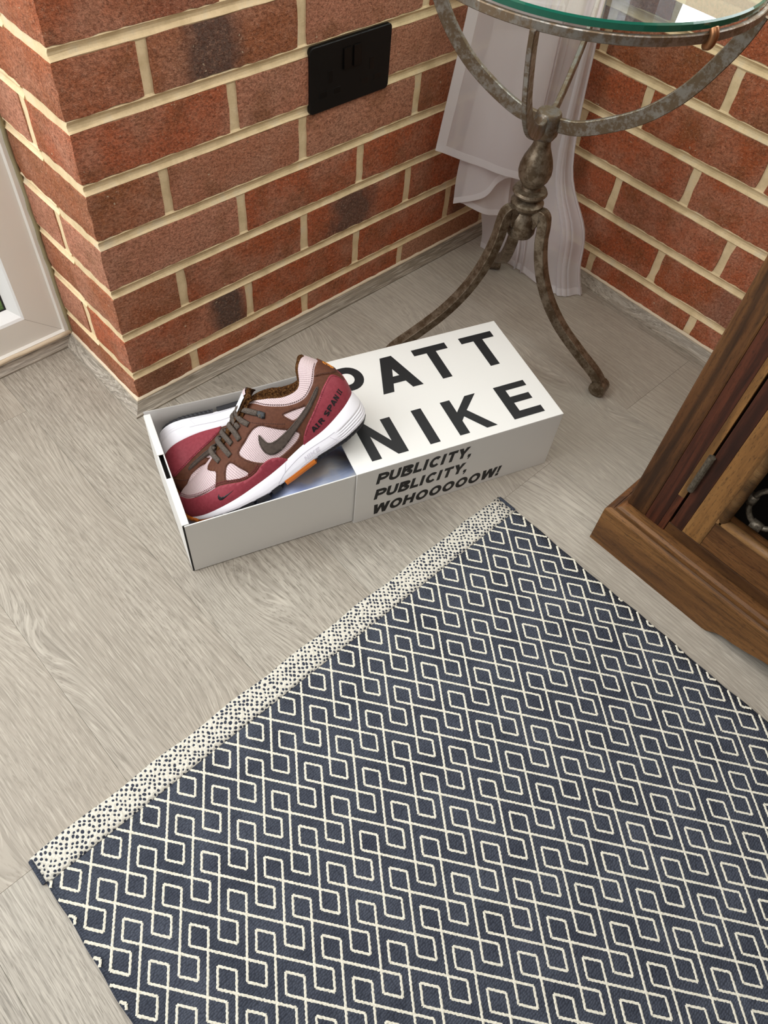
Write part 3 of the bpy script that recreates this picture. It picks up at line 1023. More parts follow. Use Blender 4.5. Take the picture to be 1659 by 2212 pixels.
        for i in range(5):
            for j in range(10):
                yc, zc = yc0 - 28 - i * 44, zc0 + 4 + j * 62
                if yc - R < a - 8 or zc + R > zz1 + 10: continue
                sweep('hoop', [(gx - ox, yc + 0.72 * R * math.cos(t) - oy, zc + R * math.sin(t)) for t in np.linspace(0, 2 * math.pi, 25)[:-1]], circ(3.6, 8), iron, d, up=(1, 0, 0), closed_path=True)
                sweep('collar', [(gx - ox, yc + 0.72 * R - oy + 0.5, zc - 6), (gx - ox, yc + 0.72 * R - oy + 0.5, zc + 6)], circ(6.6, 10), iron, d, up=(1, 0, 0))
                sweep('collar', [(gx - ox, yc - 7 - oy, zc - R), (gx - ox, yc + 7 - oy, zc - R)], circ(6.4, 10), iron, d, up=(1, 0, 0))
        for k in range(2):
            zc = 204 + k * 520
            hy = -694.5 if s == 1 else -1305.5
            pts = [(FX - 2.5 - ox, hy - oy, zc + dz) for dz in (-32, -31, -12, -11, 11, 12, 31, 32)]
            hr = sweep('hinge', pts, circ(4.6, 12), iron, root, up=(1, 0, 0), smooth=False)


make_lip = None
W_lip = make_wood('rosewood_lip', 'Y', (96, 64, 34), (128, 92, 54), (160, 124, 82), 2.0, 0.35)
make_cabinet()

# ================================================================== CURTAIN
def make_curtain():
    def sheer(name, op, col):
        m = bpy.data.materials.new(name); m.use_nodes = True
        t = m.node_tree
        b = t.nodes['Principled BSDF']; b.inputs['Base Color'].default_value = lin(col); b.inputs['Roughness'].default_value = 0.85
        b.inputs['Specular IOR Level'].default_value = 0.15
        tr = t.nodes.new('ShaderNodeBsdfTransparent'); tl = t.nodes.new('ShaderNodeBsdfTranslucent')
        tl.inputs['Color'].default_value = lin(col)
        m1 = t.nodes.new('ShaderNodeMixShader'); m2 = t.nodes.new('ShaderNodeMixShader')
        m1.inputs[0].default_value = 0.4; m2.inputs[0].default_value = op
        out = t.nodes['Material Output']
        t.links.new(b.outputs[0], m1.inputs[1]); t.links.new(tl.outputs[0], m1.inputs[2])
        t.links.new(tr.outputs[0], m2.inputs[1]); t.links.new(m1.outputs[0], m2.inputs[2]); t.links.new(m2.outputs[0], out.inputs[0])
        return m
    voile = sheer('white_voile', 0.74, (246, 239, 239))
    hemm = sheer('voile_hem', 0.82, (250, 245, 245))
    root = empty('curtain', (700, -110, 0))
    tag(root, 'sheer white voile curtain gathered in the brick corner behind the table', 'curtain')
    o = np.array([700, -110, 0.])

    def sheet(name, rows, nu=60, nv=26, amp=4.0, freq=3.0, ph=0.0, side_hem=0.0, hem=13.0, sh=None):
        """rows: list of polylines (top to bottom), each a list of points left to right"""
        R = [spline(r, max(1, nu // (len(r) - 1))) for r in rows]
        n = min(len(r) for r in R)
        R = [[r[int(round(i * (len(r) - 1) / (n - 1)))] for i in range(n)] for r in R]
        cols = [spline([r[i] for r in R], max(2, nv // (len(R) - 1))) for i in range(n)]
        m = len(cols[0])
        G = np.array(cols)                                      # n, m, 3
        L = np.linalg.norm(np.diff(G[:, m // 2], axis=0), axis=1).sum()
        for i in range(n):
            s = i / (n - 1)
            a, b = G[max(0, i - 1), m // 2], G[min(n - 1, i + 1), m // 2]
            d = b - a; nn = np.array([d[1], -d[0], 0]); nn /= np.linalg.norm(nn) + 1e-9
            G[i] += nn * (amp * math.sin(2 * math.pi * freq * s + ph) + 0.4 * amp * math.sin(2 * math.pi * freq * 2.3 * s + 1.3 + ph))
        verts = [tuple(G[i, j] - o) for i in range(n) for j in range(m)]
        faces = [(i * m + j, i * m + j + 1, (i + 1) * m + j + 1, (i + 1) * m + j) for i in range(n - 1) for j in range(m - 1)]
        ob = mesh_obj(name, verts, faces, voile, root, True)
        # stitched hem along the bottom: a double band in front of the cloth
        hv, hf = [], []
        for i in range(n):
            a, b = G[max(0, i - 1), -1], G[min(n - 1, i + 1), -1]
            d = b - a; nn = np.array([d[1], -d[0], 0]); nn /= np.linalg.norm(nn) + 1e-9
            e = G[i, -1]; upv = G[i, -3] - e; upv /= np.linalg.norm(upv)
            hv += [tuple(e - nn * -0.8 - o), tuple(e + upv * hem - nn * -0.8 - o)]
        hf = [(2 * i, 2 * i + 1, 2 * i + 3, 2 * i + 2) for i in range(n - 1)]
        mesh_obj('hem', hv, hf, hemm, ob, True)
        if side_hem:
            hv, hf = [], []
            for j in range(m):
                e = G[0, j]; iv = G[3, j] - e; iv /= np.linalg.norm(iv)
                d = G[2, j] - G[0, j]; nn = np.array([d[1], -d[0], 0]); nn /= np.linalg.norm(nn) + 1e-9
                hv += [tuple(e + nn * 1.0 - o), tuple(e + iv * side_hem + nn * 1.0 - o)]
            hf = [(2 * j, 2 * j + 1, 2 * j + 3, 2 * j + 2) for j in range(m - 1)]
            mesh_obj('side_hem', hv, hf, hemm, ob, True)
        return ob
    # front layer, cut short on the left
    sheet('front_panel', [[(620, -14, 1000), (680, -50, 1000), (735, -84, 1000)], [(602, -15, 600), (664, -43, 600), (726, -76, 600)], [(601, -34, 470), (655, -76, 470), (712, -116, 470)], [(600, -38, 440), (655, -84, 440), (712, -124, 432)], [(584, -28, 243), (625, -60, 224), (660, -88, 209), (716, -126, 190)]], 60, 24, 3.0, 0.9, 2.0, 17.0)
    # folded middle layers
    sheet('middle_panel', [[(640, -58, 420), (680, -90, 420), (716, -112, 420)], [(624, -50, 222), (664, -80, 222), (708, -110, 222)], [(622, -52, 146), (660, -84, 158), (684, -96, 184), (712, -112, 196)]], 44, 16, 2.5, 0.8, 0.6, 0, 11)
    sheet('middle_panel', [[(660, -46, 400), (690, -70, 400), (720, -90, 400)], [(640, -56, 200), (676, -78, 200), (716, -96, 200)], [(634, -58, 146), (676, -88, 121), (716, -104, 112)]], 44, 16, 2.5, 0.7, 1.6, 0, 11)
    # long panel reaching the floor and wrapping the corner
    sheet('long_panel', [[(690, -26, 1000), (720, -60, 1000), (756, -108, 1000), (792, -134, 1000)], [(680, -26, 600), (718, -60, 600), (756, -108, 600), (772, -126, 600), (794, -136, 600)], [(668, -36, 420), (700, -80, 410), (742, -124, 405), (768, -136, 402), (790, -143, 400)],
                         [(694, -44, 180), (722, -90, 190), (738, -126, 205), (762, -150, 210), (789, -166, 212)], [(718, -46, 90), (732, -92, 100), (738, -150, 110), (758, -196, 116), (790, -227, 117)],
                         [(734, -46, 40), (738, -98, 40), (742, -158, 44), (752, -214, 48), (784, -246, 50)], [(743, -42, 2), (744, -92, 2), (745, -162, 2), (750, -230, 2), (787, -264, 2)]], 90, 40, 3.6, 1.6, 0.3, 0, 15)


make_curtain()


# ================================================================== SHOE BOX
BANG = math.radians(-19.0)
card = NT('white_card', 0.45, 0, 0.4).color(lin((222, 218, 212))).m
card_in = NT('grey_card_inside', 0.6, 0, 0.3).color(lin((168, 162, 156))).m
card_dark = plain('dark_card_core', (26, 23, 21), 0.8)
ink = NT('black_ink', 0.5, 0, 0.4).color(lin((20, 19, 21))).m
BX, BY = 109.5, -378.5


def panel_box(name, x0, x1, y0, y1, z0, z1, parent, inner, bev=0.35):
    """card panel: the face named by `inner` takes the inside card"""
    bm = bmesh.new()
    box(bm, x0, x1, y0, y1, z0, z1, bev, 1)
    o = bm_obj(name, bm, [card, card_in], parent)
    ax = {'-x': (0, -1), '+x': (0, 1), '-y': (1, -1), '+y': (1, 1), '-z': (2, -1), '+z': (2, 1)}[inner]
    for p in o.data.polygons:
        if p.normal[ax[0]] * ax[1] > 0.9: p.material_index = 1
    return o


def arc(cx, cy, rx, ry, a0, a1, n=12):
    return [(cx + rx * math.cos(math.radians(a)), cy + ry * math.sin(math.radians(a))) for a in np.linspace(a0, a1, n)]


def glyphs(t):
    """heavy grotesque capitals, cap height 1: name -> (advance, strokes, polygons)"""
    h = t / 2
    dg = lambda x0, x1, w=t * 1.1: [(x0 - w / 2, 0), (x0 + w / 2, 0), (x1 + w / 2, 1), (x1 - w / 2, 1)]
    g = {}
    bowlP = [(h, 1 - h), (.48, 1 - h)] + arc(.48, .70, .26, .30 - h, 90, -90) + [(h, .40 + h)]
    g['P'] = (.84, [[(h, 0), (h, 1)], [(h, 1 - h), (.46, 1 - h)] + arc(.46, .67, .28, .33 - h, 90, -90)[1:] + [(h, .34 + h)]], [])
    g['R'] = (.86, [[(h, 0), (h, 1)], [(h, 1 - h), (.46, 1 - h)] + arc(.46, .70, .26, .30 - h, 90, -90)[1:] + [(h, .40 + h)]], [[(.60, 0), (.60 + t * 1.2, 0), (.62, .46), (.40, .46)]])
    g['B'] = (.88, [[(h, 0), (h, 1)], [(h, 1 - h), (.46, 1 - h)] + arc(.46, .755, .24, .245 - h, 90, -90)[1:] + [(h, .51)], [(.46, .51)] + arc(.46, .27, .28, .27 - h + .03, 90, -90)[1:] + [(h, h)]], [])
    g['U'] = (.88, [[(h, 1), (h, .36)] + arc(.42, .36, .42 - h, .36 - h, 180, 360)[1:-1] + [(.84 - h, .36), (.84 - h, 1)]], [])
    g['L'] = (.70, [[(h, 1), (h, 0)], [(h, h), (.66, h)]], [])
    g['I'] = (t + .1, [[(h, 0), (h, 1)]], [])
    g['C'] = (.90, [arc(.45, .5, .45 - h, .5 - h, 42, 318, 22)], [])
    g['O'] = (.99, [arc(.47, .5, .47 - h, .5 - h, 0, 360, 28)], [])
    g['T'] = (.78, [[(0, 1 - h), (.76, 1 - h)], [(.38, 0), (.38, 1)]], [])
    g['Y'] = (.84, [[(.42, 0), (.42, .46)]], [[(.42 - h, .40), (.42 + h, .40), (t * 1.15, 1), (-.04, 1)], [(.42 - h, .40), (.42 + h, .40), (.88, 1), (.84 - t * 1.1, 1)]])
    g['W'] = (1.22, [], [dg(.30, .11), dg(.30, .59, t), dg(.90, .59, t), dg(.90, 1.07)])
    g['H'] = (.90, [[(h, 0), (h, 1)], [(.84 - h, 0), (.84 - h, 1)], [(h, .52), (.84 - h, .52)]], [])
    g['A'] = (.92, [[(.22, .28), (.70, .28)]], [dg(.12, .46), dg(.80, .46)])
    g['N'] = (.90, [[(h, 0), (h, 1)], [(.82 - h, 0), (.82 - h, 1)]], [[(0, 1), (t * 1.15, 1), (.82, 0), (.82 - t * 1.15, 0)]])
    g['K'] = (.88, [[(h, 0), (h, 1)]], [[(t, .30), (t, .56), (.60, 1), (.86, 1)], [(.30, .55), (.50, .72), (.88, 0), (.62, 0)]])
    g['E'] = (.76, [[(h, 0), (h, 1)], [(h, h), (.70, h)], [(h, .51), (.64, .51)], [(h, 1 - h), (.70, 1 - h)]], [])
    g['S'] = (.82, [arc(.40, .735, .40 - h, .265 - h, 25, 270, 14)[:-1] + arc(.40, .265, .40 - h, .265 - h + .02, 90, -155, 14)], [])
    g[','] = (t + .1, [], [[(0, 0), (t, 0), (t, t), (0, t)], [(t * .45, 0), (t, 0), (t * .62, -.2), (t * .2, -.2)]])
    g['!'] = (t + .12, [], [[(0, 0), (t, 0), (t, t), (0, t)], [(t * .18, .3), (t * .82, .3), (t, 1), (0, 1)]])
    g[' '] = (.34, [], [])
    return g


def text_mesh(body, size=1, t=0.22, shear=0.0, gap=0.04, serif_I=False):
    """flat lettering as quads; x is scaled so the text is one unit wide, y has cap height one"""
    G = glyphs(t)
    V, F, LZ = [], [], []
    x = 0.0
    for ch in body:
        adv, strokes, polys = G[ch]
        lay = 0
        for st in strokes:
            lay += 1
            P = np.array(st, float)
            n = len(P)
            closed = np.linalg.norm(P[0] - P[-1]) < 1e-6 and n > 4
            k0 = len(V)
            for i in range(n):
                a = P[i - 1] if i > 0 else (P[n - 2] if closed else P[i]); b = P[i + 1] if i < n - 1 else (P[1] if closed else P[i])
                d0 = P[i] - a; d1 = b - P[i]
                if np.linalg.norm(d0) < 1e-9: d0 = d1
                if np.linalg.norm(d1) < 1e-9: d1 = d0
                d0 = d0 / np.linalg.norm(d0); d1 = d1 / np.linalg.norm(d1)
                tn = d0 + d1; tn /= np.linalg.norm(tn) + 1e-9
                nn = np.array([-tn[1], tn[0]]); c = max(.5, nn @ np.array([-d0[1], d0[0]]))
                for sg in (1, -1): V.append(P[i] + nn * sg * (t / 2) / c + np.array([x, 0])); LZ.append(lay)
            F += [(k0 + 2 * i, k0 + 2 * i + 1, k0 + 2 * i + 3, k0 + 2 * i + 2) for i in range(n - 1)]
        for pl in polys:
            lay += 1
            k0 = len(V); V += [np.array(q) + np.array([x, 0]) for q in pl]; LZ += [lay] * len(pl); F.append(tuple(range(k0, k0 + len(pl))))
        if serif_I and ch == 'I' and body.endswith('II'):
            for y in (0.07, 0.93):
                lay += 1; LZ += [lay] * 4
                k0 = len(V); V += [np.array(q) + np.array([x, 0]) for q in ((-.09, y - .07), (t + .09, y - .07), (t + .09, y + .07), (-.09, y + .07))]; F.append(tuple(range(k0, k0 + 4)))
        x += adv + gap + (0.14 if serif_I and ch == 'I' and body.endswith('II') else 0)
    V = np.array(V)
    V[:, 0] /= (x - gap)
    V[:, 0] += shear * V[:, 1] / (x - gap)
    return V, F, np.array(LZ)


def face_up(V3, F, n):
    out = []
    for f in F:
        c = np.zeros(3)
        for i in range(len(f)): c += np.cross(V3[f[i]], V3[f[(i + 1) % len(f)]])
        out.append(f if c @ n > 0 else f[::-1])
    return out


def make_boxes():
    L, D, H = 323.0, 211.0, 112.5
    tk = 1.8
    sl = empty('box_sleeve', (BX, BY, 0), (0, 0, BANG))
    tag(sl, 'white cardboard box sleeve printed with large black capital letters', 'box sleeve')
    panel_box('top_panel', 0, L, 0, D, H - tk, H, sl, '-z')
    panel_box('front_panel', 0.3, L - 0.3, 0, tk, 0.3, H - tk, sl, '+y')
    panel_box('back_panel', 0.3, L - 0.3, D - tk, D, 0.3, H - tk, sl, '-y')
    panel_box('bottom_panel', 0.3, L - 0.3, tk, D - tk, 0.3, 1.4, sl, '+z')
    panel_box('end_panel', L - tk - 3.2, L - 3.2, tk, D - tk, 1.5, H - tk - 0.2, sl, '-x')
    panel_box('end_flap', L - 2.6, L - 1.0, 1.0, D - 1, 0.5, H - 1.2, sl, '-x')

    def T(a0, b0, b1, w=56, st=14, bar=12):
        c = a0 + w / 2
        return [(a0, b1), (a0, b1 - bar), (c - st / 2, b1 - bar), (c - st / 2, b0), (c + st / 2, b0), (c + st / 2, b1 - bar), (a0 + w, b1 - bar), (a0 + w, b1)]

    def bowl():
        outer = [(52, 191.5)] + [(56 + 23.5 * math.cos(t), 168 + 23.5 * math.sin(t)) for t in np.linspace(math.pi / 2, -math.pi / 2, 15)] + [(41, 144.5)]
        inner = [(41, 156.5)] + [(54 + 11.5 * math.cos(t), 168 + 11.5 * math.sin(t)) for t in np.linspace(-math.pi / 2, math.pi / 2, 13)] + [(41, 179.5)]
        return outer, inner
    b0, b1 = 122, 191.8
    c0, c1 = 14.2, 80
    Z = H + 0.05

    def letter(name, faces_v):
        """faces_v: list of convex-ish polygons lying on the lid"""
        verts, faces = [], []
        for q, poly in enumerate(faces_v):
            q = q if len(faces_v) < 6 else (q > 0)
            k = len(verts); verts += [(x, y, Z + 0.06 + 0.05 * q) for x, y in poly]
            A_ = sum(poly[i][0] * poly[(i + 1) % len(poly)][1] - poly[(i + 1) % len(poly)][0] * poly[i][1] for i in range(len(poly)))
            r = list(range(k, k + len(poly)))
            faces.append(tuple(r if A_ > 0 else r[::-1]))
        mesh_obj(name, verts, faces, ink, sl)
    # P: stem + bowl quads
    quads = [[(26, b0), (41.2, b0), (41.2, b1), (26, b1)]]
    n = 14
    out = [(56 + 23.5 * math.cos(t), 168 + 23.8 * math.sin(t)) for t in np.linspace(math.pi / 2, -math.pi / 2, n)]
    inn = [(54.5 + 11 * math.cos(t), 168 + 11.5 * math.sin(t)) for t in np.linspace(math.pi / 2, -math.pi / 2, n)]
    quads += [[(41, 191.8), (41, 179.5), inn[0], out[0]], [(41, 144.2), out[-1], inn[-1], (41, 156.5)]]
    quads += [[out[i], inn[i], inn[i + 1], out[i + 1]] for i in range(n - 1)]
    letter('printed_letter', quads)
    letter('printed_letter', [[(92.5, b0), (109.5, b0), (135, b1), (116.5, b1)], [(139.5, b0), (156.5, b0), (135, b1), (116.5, b1)], [(113.5, 137.2), (136.5, 137.2), (132.5, 150.5), (118, 150.5)]])
    for a0 in (168, 248.5):
        letter('printed_letter', [[(a0, b1 - 13), (a0 + 56.5, b1 - 13), (a0 + 56.5, b1), (a0, b1)], [(a0 + 20.4, b0), (a0 + 36, b0), (a0 + 36, b1 - 13), (a0 + 20.4, b1 - 13)]])
    letter('printed_letter', [[(28, c0), (42.6, c0), (42.6, c1), (28, c1)], [(67.6, c0), (82.4, c0), (82.4, c1), (67.6, c1)], [(28, c1), (43.5, c1), (82.4, c0), (67, c0)]])
    letter('printed_letter', [[(115.3, c0), (131, c0), (131, c1), (115.3, c1)]])
    letter('printed_letter', [[(161.5, c0), (177, c0), (177, c1), (161.5, c1)], [(176, 37), (192.3, 54.2), (219, c1), (201.5, c1), (176, 54)], [(192.3, 54.2), (182.4, 45.5), (204.2, c0), (221, c0)]])
    letter('printed_letter', [[(249, c0), (264.5, c0), (264.5, c1), (249, c1)], [(263.6, c0), (299.5, c0), (299.5, 27), (263.6, 27)], [(263.6, 43.2), (295.5, 43.2), (295.5, 55.4), (263.6, 55.4)], [(263.6, 69), (300, 69), (300, c1), (263.6, c1)]])

    def side_text(body, a0, a1, z0, z1):
        V, F, LZ = text_mesh(body, 1, 0.255, 0.15, 0.07)
        verts = np.array([(a0 + x * (a1 - a0), -0.06 - 0.05 * l, z0 + y * (z1 - z0)) for (x, y), l in zip(V, LZ)])
        mesh_obj('printed_line', verts, face_up(verts, F, np.array([0, -1, 0.])), ink, sl)
    side_text('PUBLICITY,', 29.5, 178, 78.2, 101)
    side_text('PUBLICITY,', 28.6, 177, 43.6, 66.2)
    side_text('WOHOOOOOW!', 28, 239, 8.0, 30.6)

    # ---- sliding tray
    tr = empty('box_tray', (BX, BY, 0), (0, 0, BANG))
    tag(tr, 'open white and grey cardboard tray holding the pair of trainers', 'box tray')
    A0, A1, B0, B1, TH = -232.0, 78.0, 4.2, 206.5, 106.0
    panel_box('front_wall', A0 + 2.6, A1, B0, B0 + 1.8, 1.6, TH, tr, '+y')
    # back wall bows in slightly at its top edge
    n = 16
    verts, faces = [], []
    for i in range(n + 1):
        a = A0 + 1.5 + (A1 - A0 - 2) * i / n
        for j in range(5):
            z = 1.6 + (TH - 1.6) * j / 4
            bow = 6.0 * math.sin(math.pi * i / n) * (j / 4) ** 2 - 3.0 * (j / 4)
            verts += [(a, B1 - bow - 1.8, z), (a, B1 - bow, z)]
    m = 10
    for i in range(n):
        for j in range(4):
            faces += [(i * m + 2 * j, (i + 1) * m + 2 * j, (i + 1) * m + 2 * j + 2, i * m + 2 * j + 2), (i * m + 2 * j + 1, i * m + 2 * j + 3, (i + 1) * m + 2 * j + 3, (i + 1) * m + 2 * j + 1)]
        faces.append((i * m + 8, (i + 1) * m + 8, (i + 1) * m + 9, i * m + 9))
    faces += [(0, 2, 3, 1), (2, 4, 5, 3), (4, 6, 7, 5), (6, 8, 9, 7)]
    mesh_obj('back_wall', verts, faces, card_in, tr, True)
    panel_box('floor_panel', A0 + 2, A1, B0 + 1.8, B1 - 2, 1.6, 3.0, tr, '+z')
    # doubled end wall with a finger slot between its two layers
    panel_box('end_wall_outer', A0, A0 + 1.7, B0 + 2.2, B1 - 3.5, 1.6, TH, tr, '+x')
    panel_box('end_wall_inner', A0 + 7.6, A0 + 9.2, B0 + 1.9, B1 - 5, 3, TH, tr, '+x')
    box_obj('end_wall_core', A0 + 1.8, A0 + 7.5, B0 + 1.9, B1 - 5, 3, TH - 16, card_dark, tr)
    panel_box('end_wall_fold', A0, A0 + 9.2, B0 + 1.9, 84, TH - 0.2, TH + 1.2, tr, '-z')
    panel_box('end_wall_fold', A0, A0 + 9.2, 126, B1 - 4.5, TH - 0.2, TH + 1.2, tr, '-z')
    box_obj('corner_fold', A0 + 0.4, A0 + 2.5, B0 + 0.2, B0 + 2.1, 1.8, TH - 1.0, card_dark, tr)

    # ---- printed tissue paper lying in the tray
    t = NT('printed_tissue', 0.75, 0, 0.3)
    v = t.co(scale=(1, 1, 1), rot=(0, 0, math.radians(35)))
    vs2 = t.co(scale=(0.25, 1, 1), rot=(0, 0, math.radians(24)))
    a = t.noise(vs2, 34, 4, 0.6, 0.4); b = t.noise(v, 14, 3, 0.55)
    c = t.ramp(b, [(0.36, lin((206, 203, 202))), (0.5, lin((176, 188, 216))), (0.64, lin((140, 156, 202)))])
    c = t.mix(t.math('MULTIPLY', t.rampv(a, 0.52, 0.68), 0.7), c, lin((222, 230, 244)))
    t.color(c)
    t.bump(t.noise(v, 40, 3, 0.6), 0.3, 0.003)
    tissue = t.m
    rs = random.Random(4)
    verts, faces = [], []
    nx, ny = 44, 26
    for i in range(nx + 1):
        for j in range(ny + 1):
            a = -218 + 284 * i / nx; b = 8.5 + 188 * j / ny
            tt = min(1, max(0, (a + 215) / 160)); tt = tt * tt * (3 - 2 * tt)
            z = 9 + 84 * tt * max(0, 1 - b / 190) + 4 * math.sin(i * .37 + j * .21) + 2.5 * math.sin(i * .71 - j * .5 + 2) + rs.uniform(-.5, .5)
            verts.append((a, b, max(4.2, z)))
    m = ny + 1
    for i in range(nx):
        for j in range(ny):
            faces.append((i * m + j, (i + 1) * m + j, (i + 1) * m + j + 1, i * m + j + 1))
    tp = mesh_obj('tissue_paper', verts, faces, tissue, None, True)
    tp.location = Vector((BX, BY, 0)) * K; tp.rotation_euler = (0, 0, BANG)
    tag(tp, 'blue and grey printed tissue paper lining the tray under the shoes', 'tissue paper')


make_boxes()

# panel outlines on the shoe surface: (station along the side, height fraction)
UVP = {
    'brown_front': [(8.864, 0.333), (8.787, 0.363), (8.648, 0.461), (8.509, 0.594), (8.818, 0.687), (9.066, 0.772), (9.035, 0.847), (8.88, 0.87)],
    'brown_eye': [(8.571, 0.902), (8.045, 0.932), (7.333, 0.93), (6.962, 0.982)],
    'brown_collar': [(6.745, 1.0), (6.235, 1.0), (5.678, 0.965), (4.92, 0.872), (4.286, 0.835), (3.605, 0.774), (3.126, 0.732), (2.615, 0.687), (2.213, 0.669), (1.965, 0.702), (1.409, 0.774), (0.743, 0.81)],
    'heeltab': [(0.743, 0.81), (0.604, 0.792), (0.295, 0.674), (0.063, 0.506)],
    'heelseam': [(1.965, 0.689), (1.501, 0.622), (1.13, 0.551)],
    'mud': [(11.974, 0.634), (11.308, 0.584), (10.535, 0.484), (9.731, 0.421), (9.019, 0.376), (8.601, 0.368), (8.076, 0.283), (7.426, 0.163), (6.823, 0.14), (6.328, 0.19), (5.74, 0.19), (5.198, 0.108), (4.935, 0.013)],
    'heel': [(3.945, 0.028), (3.76, 0.155), (3.419, 0.298), (2.894, 0.419), (2.275, 0.469), (1.718, 0.499), (1.254, 0.529), (0.975, 0.511), (0.651, 0.396), (0.388, 0.268)],
    'swoosh': [(5.817, 0.551), (5.925, 0.481), (5.956, 0.409), (5.879, 0.311), (5.662, 0.233), (5.353, 0.193), (4.889, 0.185), (4.379, 0.238), (3.853, 0.331), (3.373, 0.429), (2.847, 0.509), (2.445, 0.516), (2.197, 0.544), (2.182, 0.584), (2.352, 0.604), (2.77, 0.607), (3.234, 0.579), (3.682, 0.504), (4.162, 0.429), (4.564, 0.386), (4.966, 0.361), (5.307, 0.363), (5.554, 0.398), (5.678, 0.469)],
    'win1': [(6.374, 0.609), (6.018, 0.644), (5.601, 0.644), (5.214, 0.584), (4.703, 0.481), (4.409, 0.426), (4.054, 0.328), (3.899, 0.243), (3.93, 0.19), (4.193, 0.13), (4.672, 0.113), (5.152, 0.108), (5.709, 0.143), (6.173, 0.198), (6.621, 0.288), (6.993, 0.396), (7.163, 0.484), (7.163, 0.524), (6.977, 0.549), (6.683, 0.571)],
    'win2': [(7.751, 0.524), (7.627, 0.484), (7.395, 0.363), (7.101, 0.226), (7.116, 0.201), (7.225, 0.188), (7.658, 0.256), (8.091, 0.341), (8.168, 0.373), (8.106, 0.441), (7.967, 0.524)],
    'win3': [(4.317, 0.677), (4.208, 0.689), (3.713, 0.674), (3.187, 0.607), (3.172, 0.579), (3.682, 0.504), (3.945, 0.501), (4.1, 0.581)],
    'eyelet': [(5.57, 0.82), (5.384, 0.835), (5.121, 0.789), (5.214, 0.709), (5.338, 0.714), (5.601, 0.767)],
    'mini': [(8.679, 0.248), (8.772, 0.228), (8.803, 0.183), (8.756, 0.14), (8.632, 0.125), (8.431, 0.135), (8.014, 0.16), (8.277, 0.16), (8.509, 0.163), (8.648, 0.18), (8.71, 0.213)],
    'text': [(3.389, 0.083), (1.3, 0.183), (1.439, 0.276), (3.481, 0.183)],
    'lace_a': [(6.42, 1.0), (6.637, 0.967), (6.513, 0.842), (6.188, 0.722)],
    'lace_b': [(6.451, 1.0), (5.987, 0.872), (5.554, 0.805)],
    'lace_c': [(6.838, 1.0), (6.9, 0.92), (6.776, 0.779)],
    'lace_d': [(7.147, 0.92), (6.993, 0.767), (6.915, 0.642)],
    'lace_e': [(7.735, 1.0), (7.534, 0.832), (7.379, 0.694)],
    'lace_f': [(8.137, 1.0), (7.797, 0.749), (7.611, 0.586)],
    'lace_g': [(8.617, 1.0), (8.493, 0.85), (8.246, 0.672)],
}

# ================================================================== TRAINERS
ST = np.array([((9, 0, 47), (5, 0, 72), (10, 0, 88), (36, 0, 119)), ((13, 20, 46), (9, 24, 72), (16, 20, 92), (40, 14, 120)), ((29, 33, 40), (26, 38, 68), (33, 31, 92), (48, 23, 113)),
      ((60, 38, 31), (58, 43, 55), (60, 38, 76), (60, 29, 93)), ((95, 39, 27), (92, 44, 50), (87, 40, 74), (82, 30, 92)), ((124, 41, 21), (121, 46, 48), (113, 40, 80), (106, 27, 102)),
      ((150, 44, 17), (146, 49, 46), (138, 38, 84), (130, 14, 106)), ((175, 48, 15), (171, 52, 42), (165, 34, 82), (160, 5, 95)), ((205, 51, 13), (202, 55, 36), (196, 34, 70), (190, 0, 80)),
      ((235, 50, 13), (233, 54, 32), (228, 32, 59), (220, 0, 67)), ((262, 42, 14), (261, 47, 30), (253, 26, 52), (243, 0, 59)), ((284, 25, 17), (287, 29, 30), (276, 15, 50), (257, 0, 55)),
      ((296, 0, 22), (303, 0, 34), (290, 0, 48), (264, 0, 53))], float)
_r = [ST[i] for i in range(13)]
for i in range(11, 0, -1):
    _m = ST[i].copy(); _m[:, 1] *= -1 * (0.93 if 3 <= i <= 7 else 1); _r.append(_m)
RING = np.array(_r)


def s_ctrl(u):
    u = np.asarray(u, float); i = np.floor(u).astype(int); t = (u - i)[..., None, None]
    P = [RING[(i + k) % 24] for k in (-1, 0, 1, 2)]
    return 0.5 * ((2 * P[1]) + (-P[0] + P[2]) * t + (2 * P[0] - 5 * P[1] + 4 * P[2] - P[3]) * t ** 2 + (-P[0] + 3 * P[1] - 3 * P[2] + P[3]) * t ** 3)


def s_pt(u, v):
    c = s_ctrl(u); v = np.asarray(v, float)[..., None]; w = 1 - v
    return c[..., 0, :] * w ** 3 + 3 * c[..., 1, :] * w * w * v + 3 * c[..., 2, :] * w * v * v + c[..., 3, :] * v ** 3


def s_nrm(u, v, e=2e-3):
    u = np.asarray(u, float); v = np.clip(np.asarray(v, float), 0.01, 0.985)
    a = s_pt(u + e, v) - s_pt(u - e, v); b = s_pt(u, v + e) - s_pt(u, v - e)
    n = -np.cross(a, b)
    return n / (np.linalg.norm(n, axis=-1, keepdims=True) + 1e-9)


def densify(poly, step=0.02, closed=True, smooth=1):
    """poly in (u, v); smooth corners by corner cutting and resample"""
    P = np.array(poly, float)
    for _ in range(smooth):
        Q = []
        n = len(P)
        for i in range(n if closed else n - 1):
            a, b = P[i], P[(i + 1) % n]
            Q += [a * .78 + b * .22, a * .22 + b * .78]
        if not closed: Q = [P[0]] + Q + [P[-1]]
        P = np.array(Q)
    out = []
    n = len(P)
    for i in range(n if closed else n - 1):
        a, b = P[i], P[(i + 1) % n]
        d = math.hypot((b[0] - a[0]) * .36, b[1] - a[1])
        k = max(1, int(d / step))
        out += [a + (b - a) * j / k for j in range(k)]
    if not closed: out.append(P[-1])
    return np.array(out)


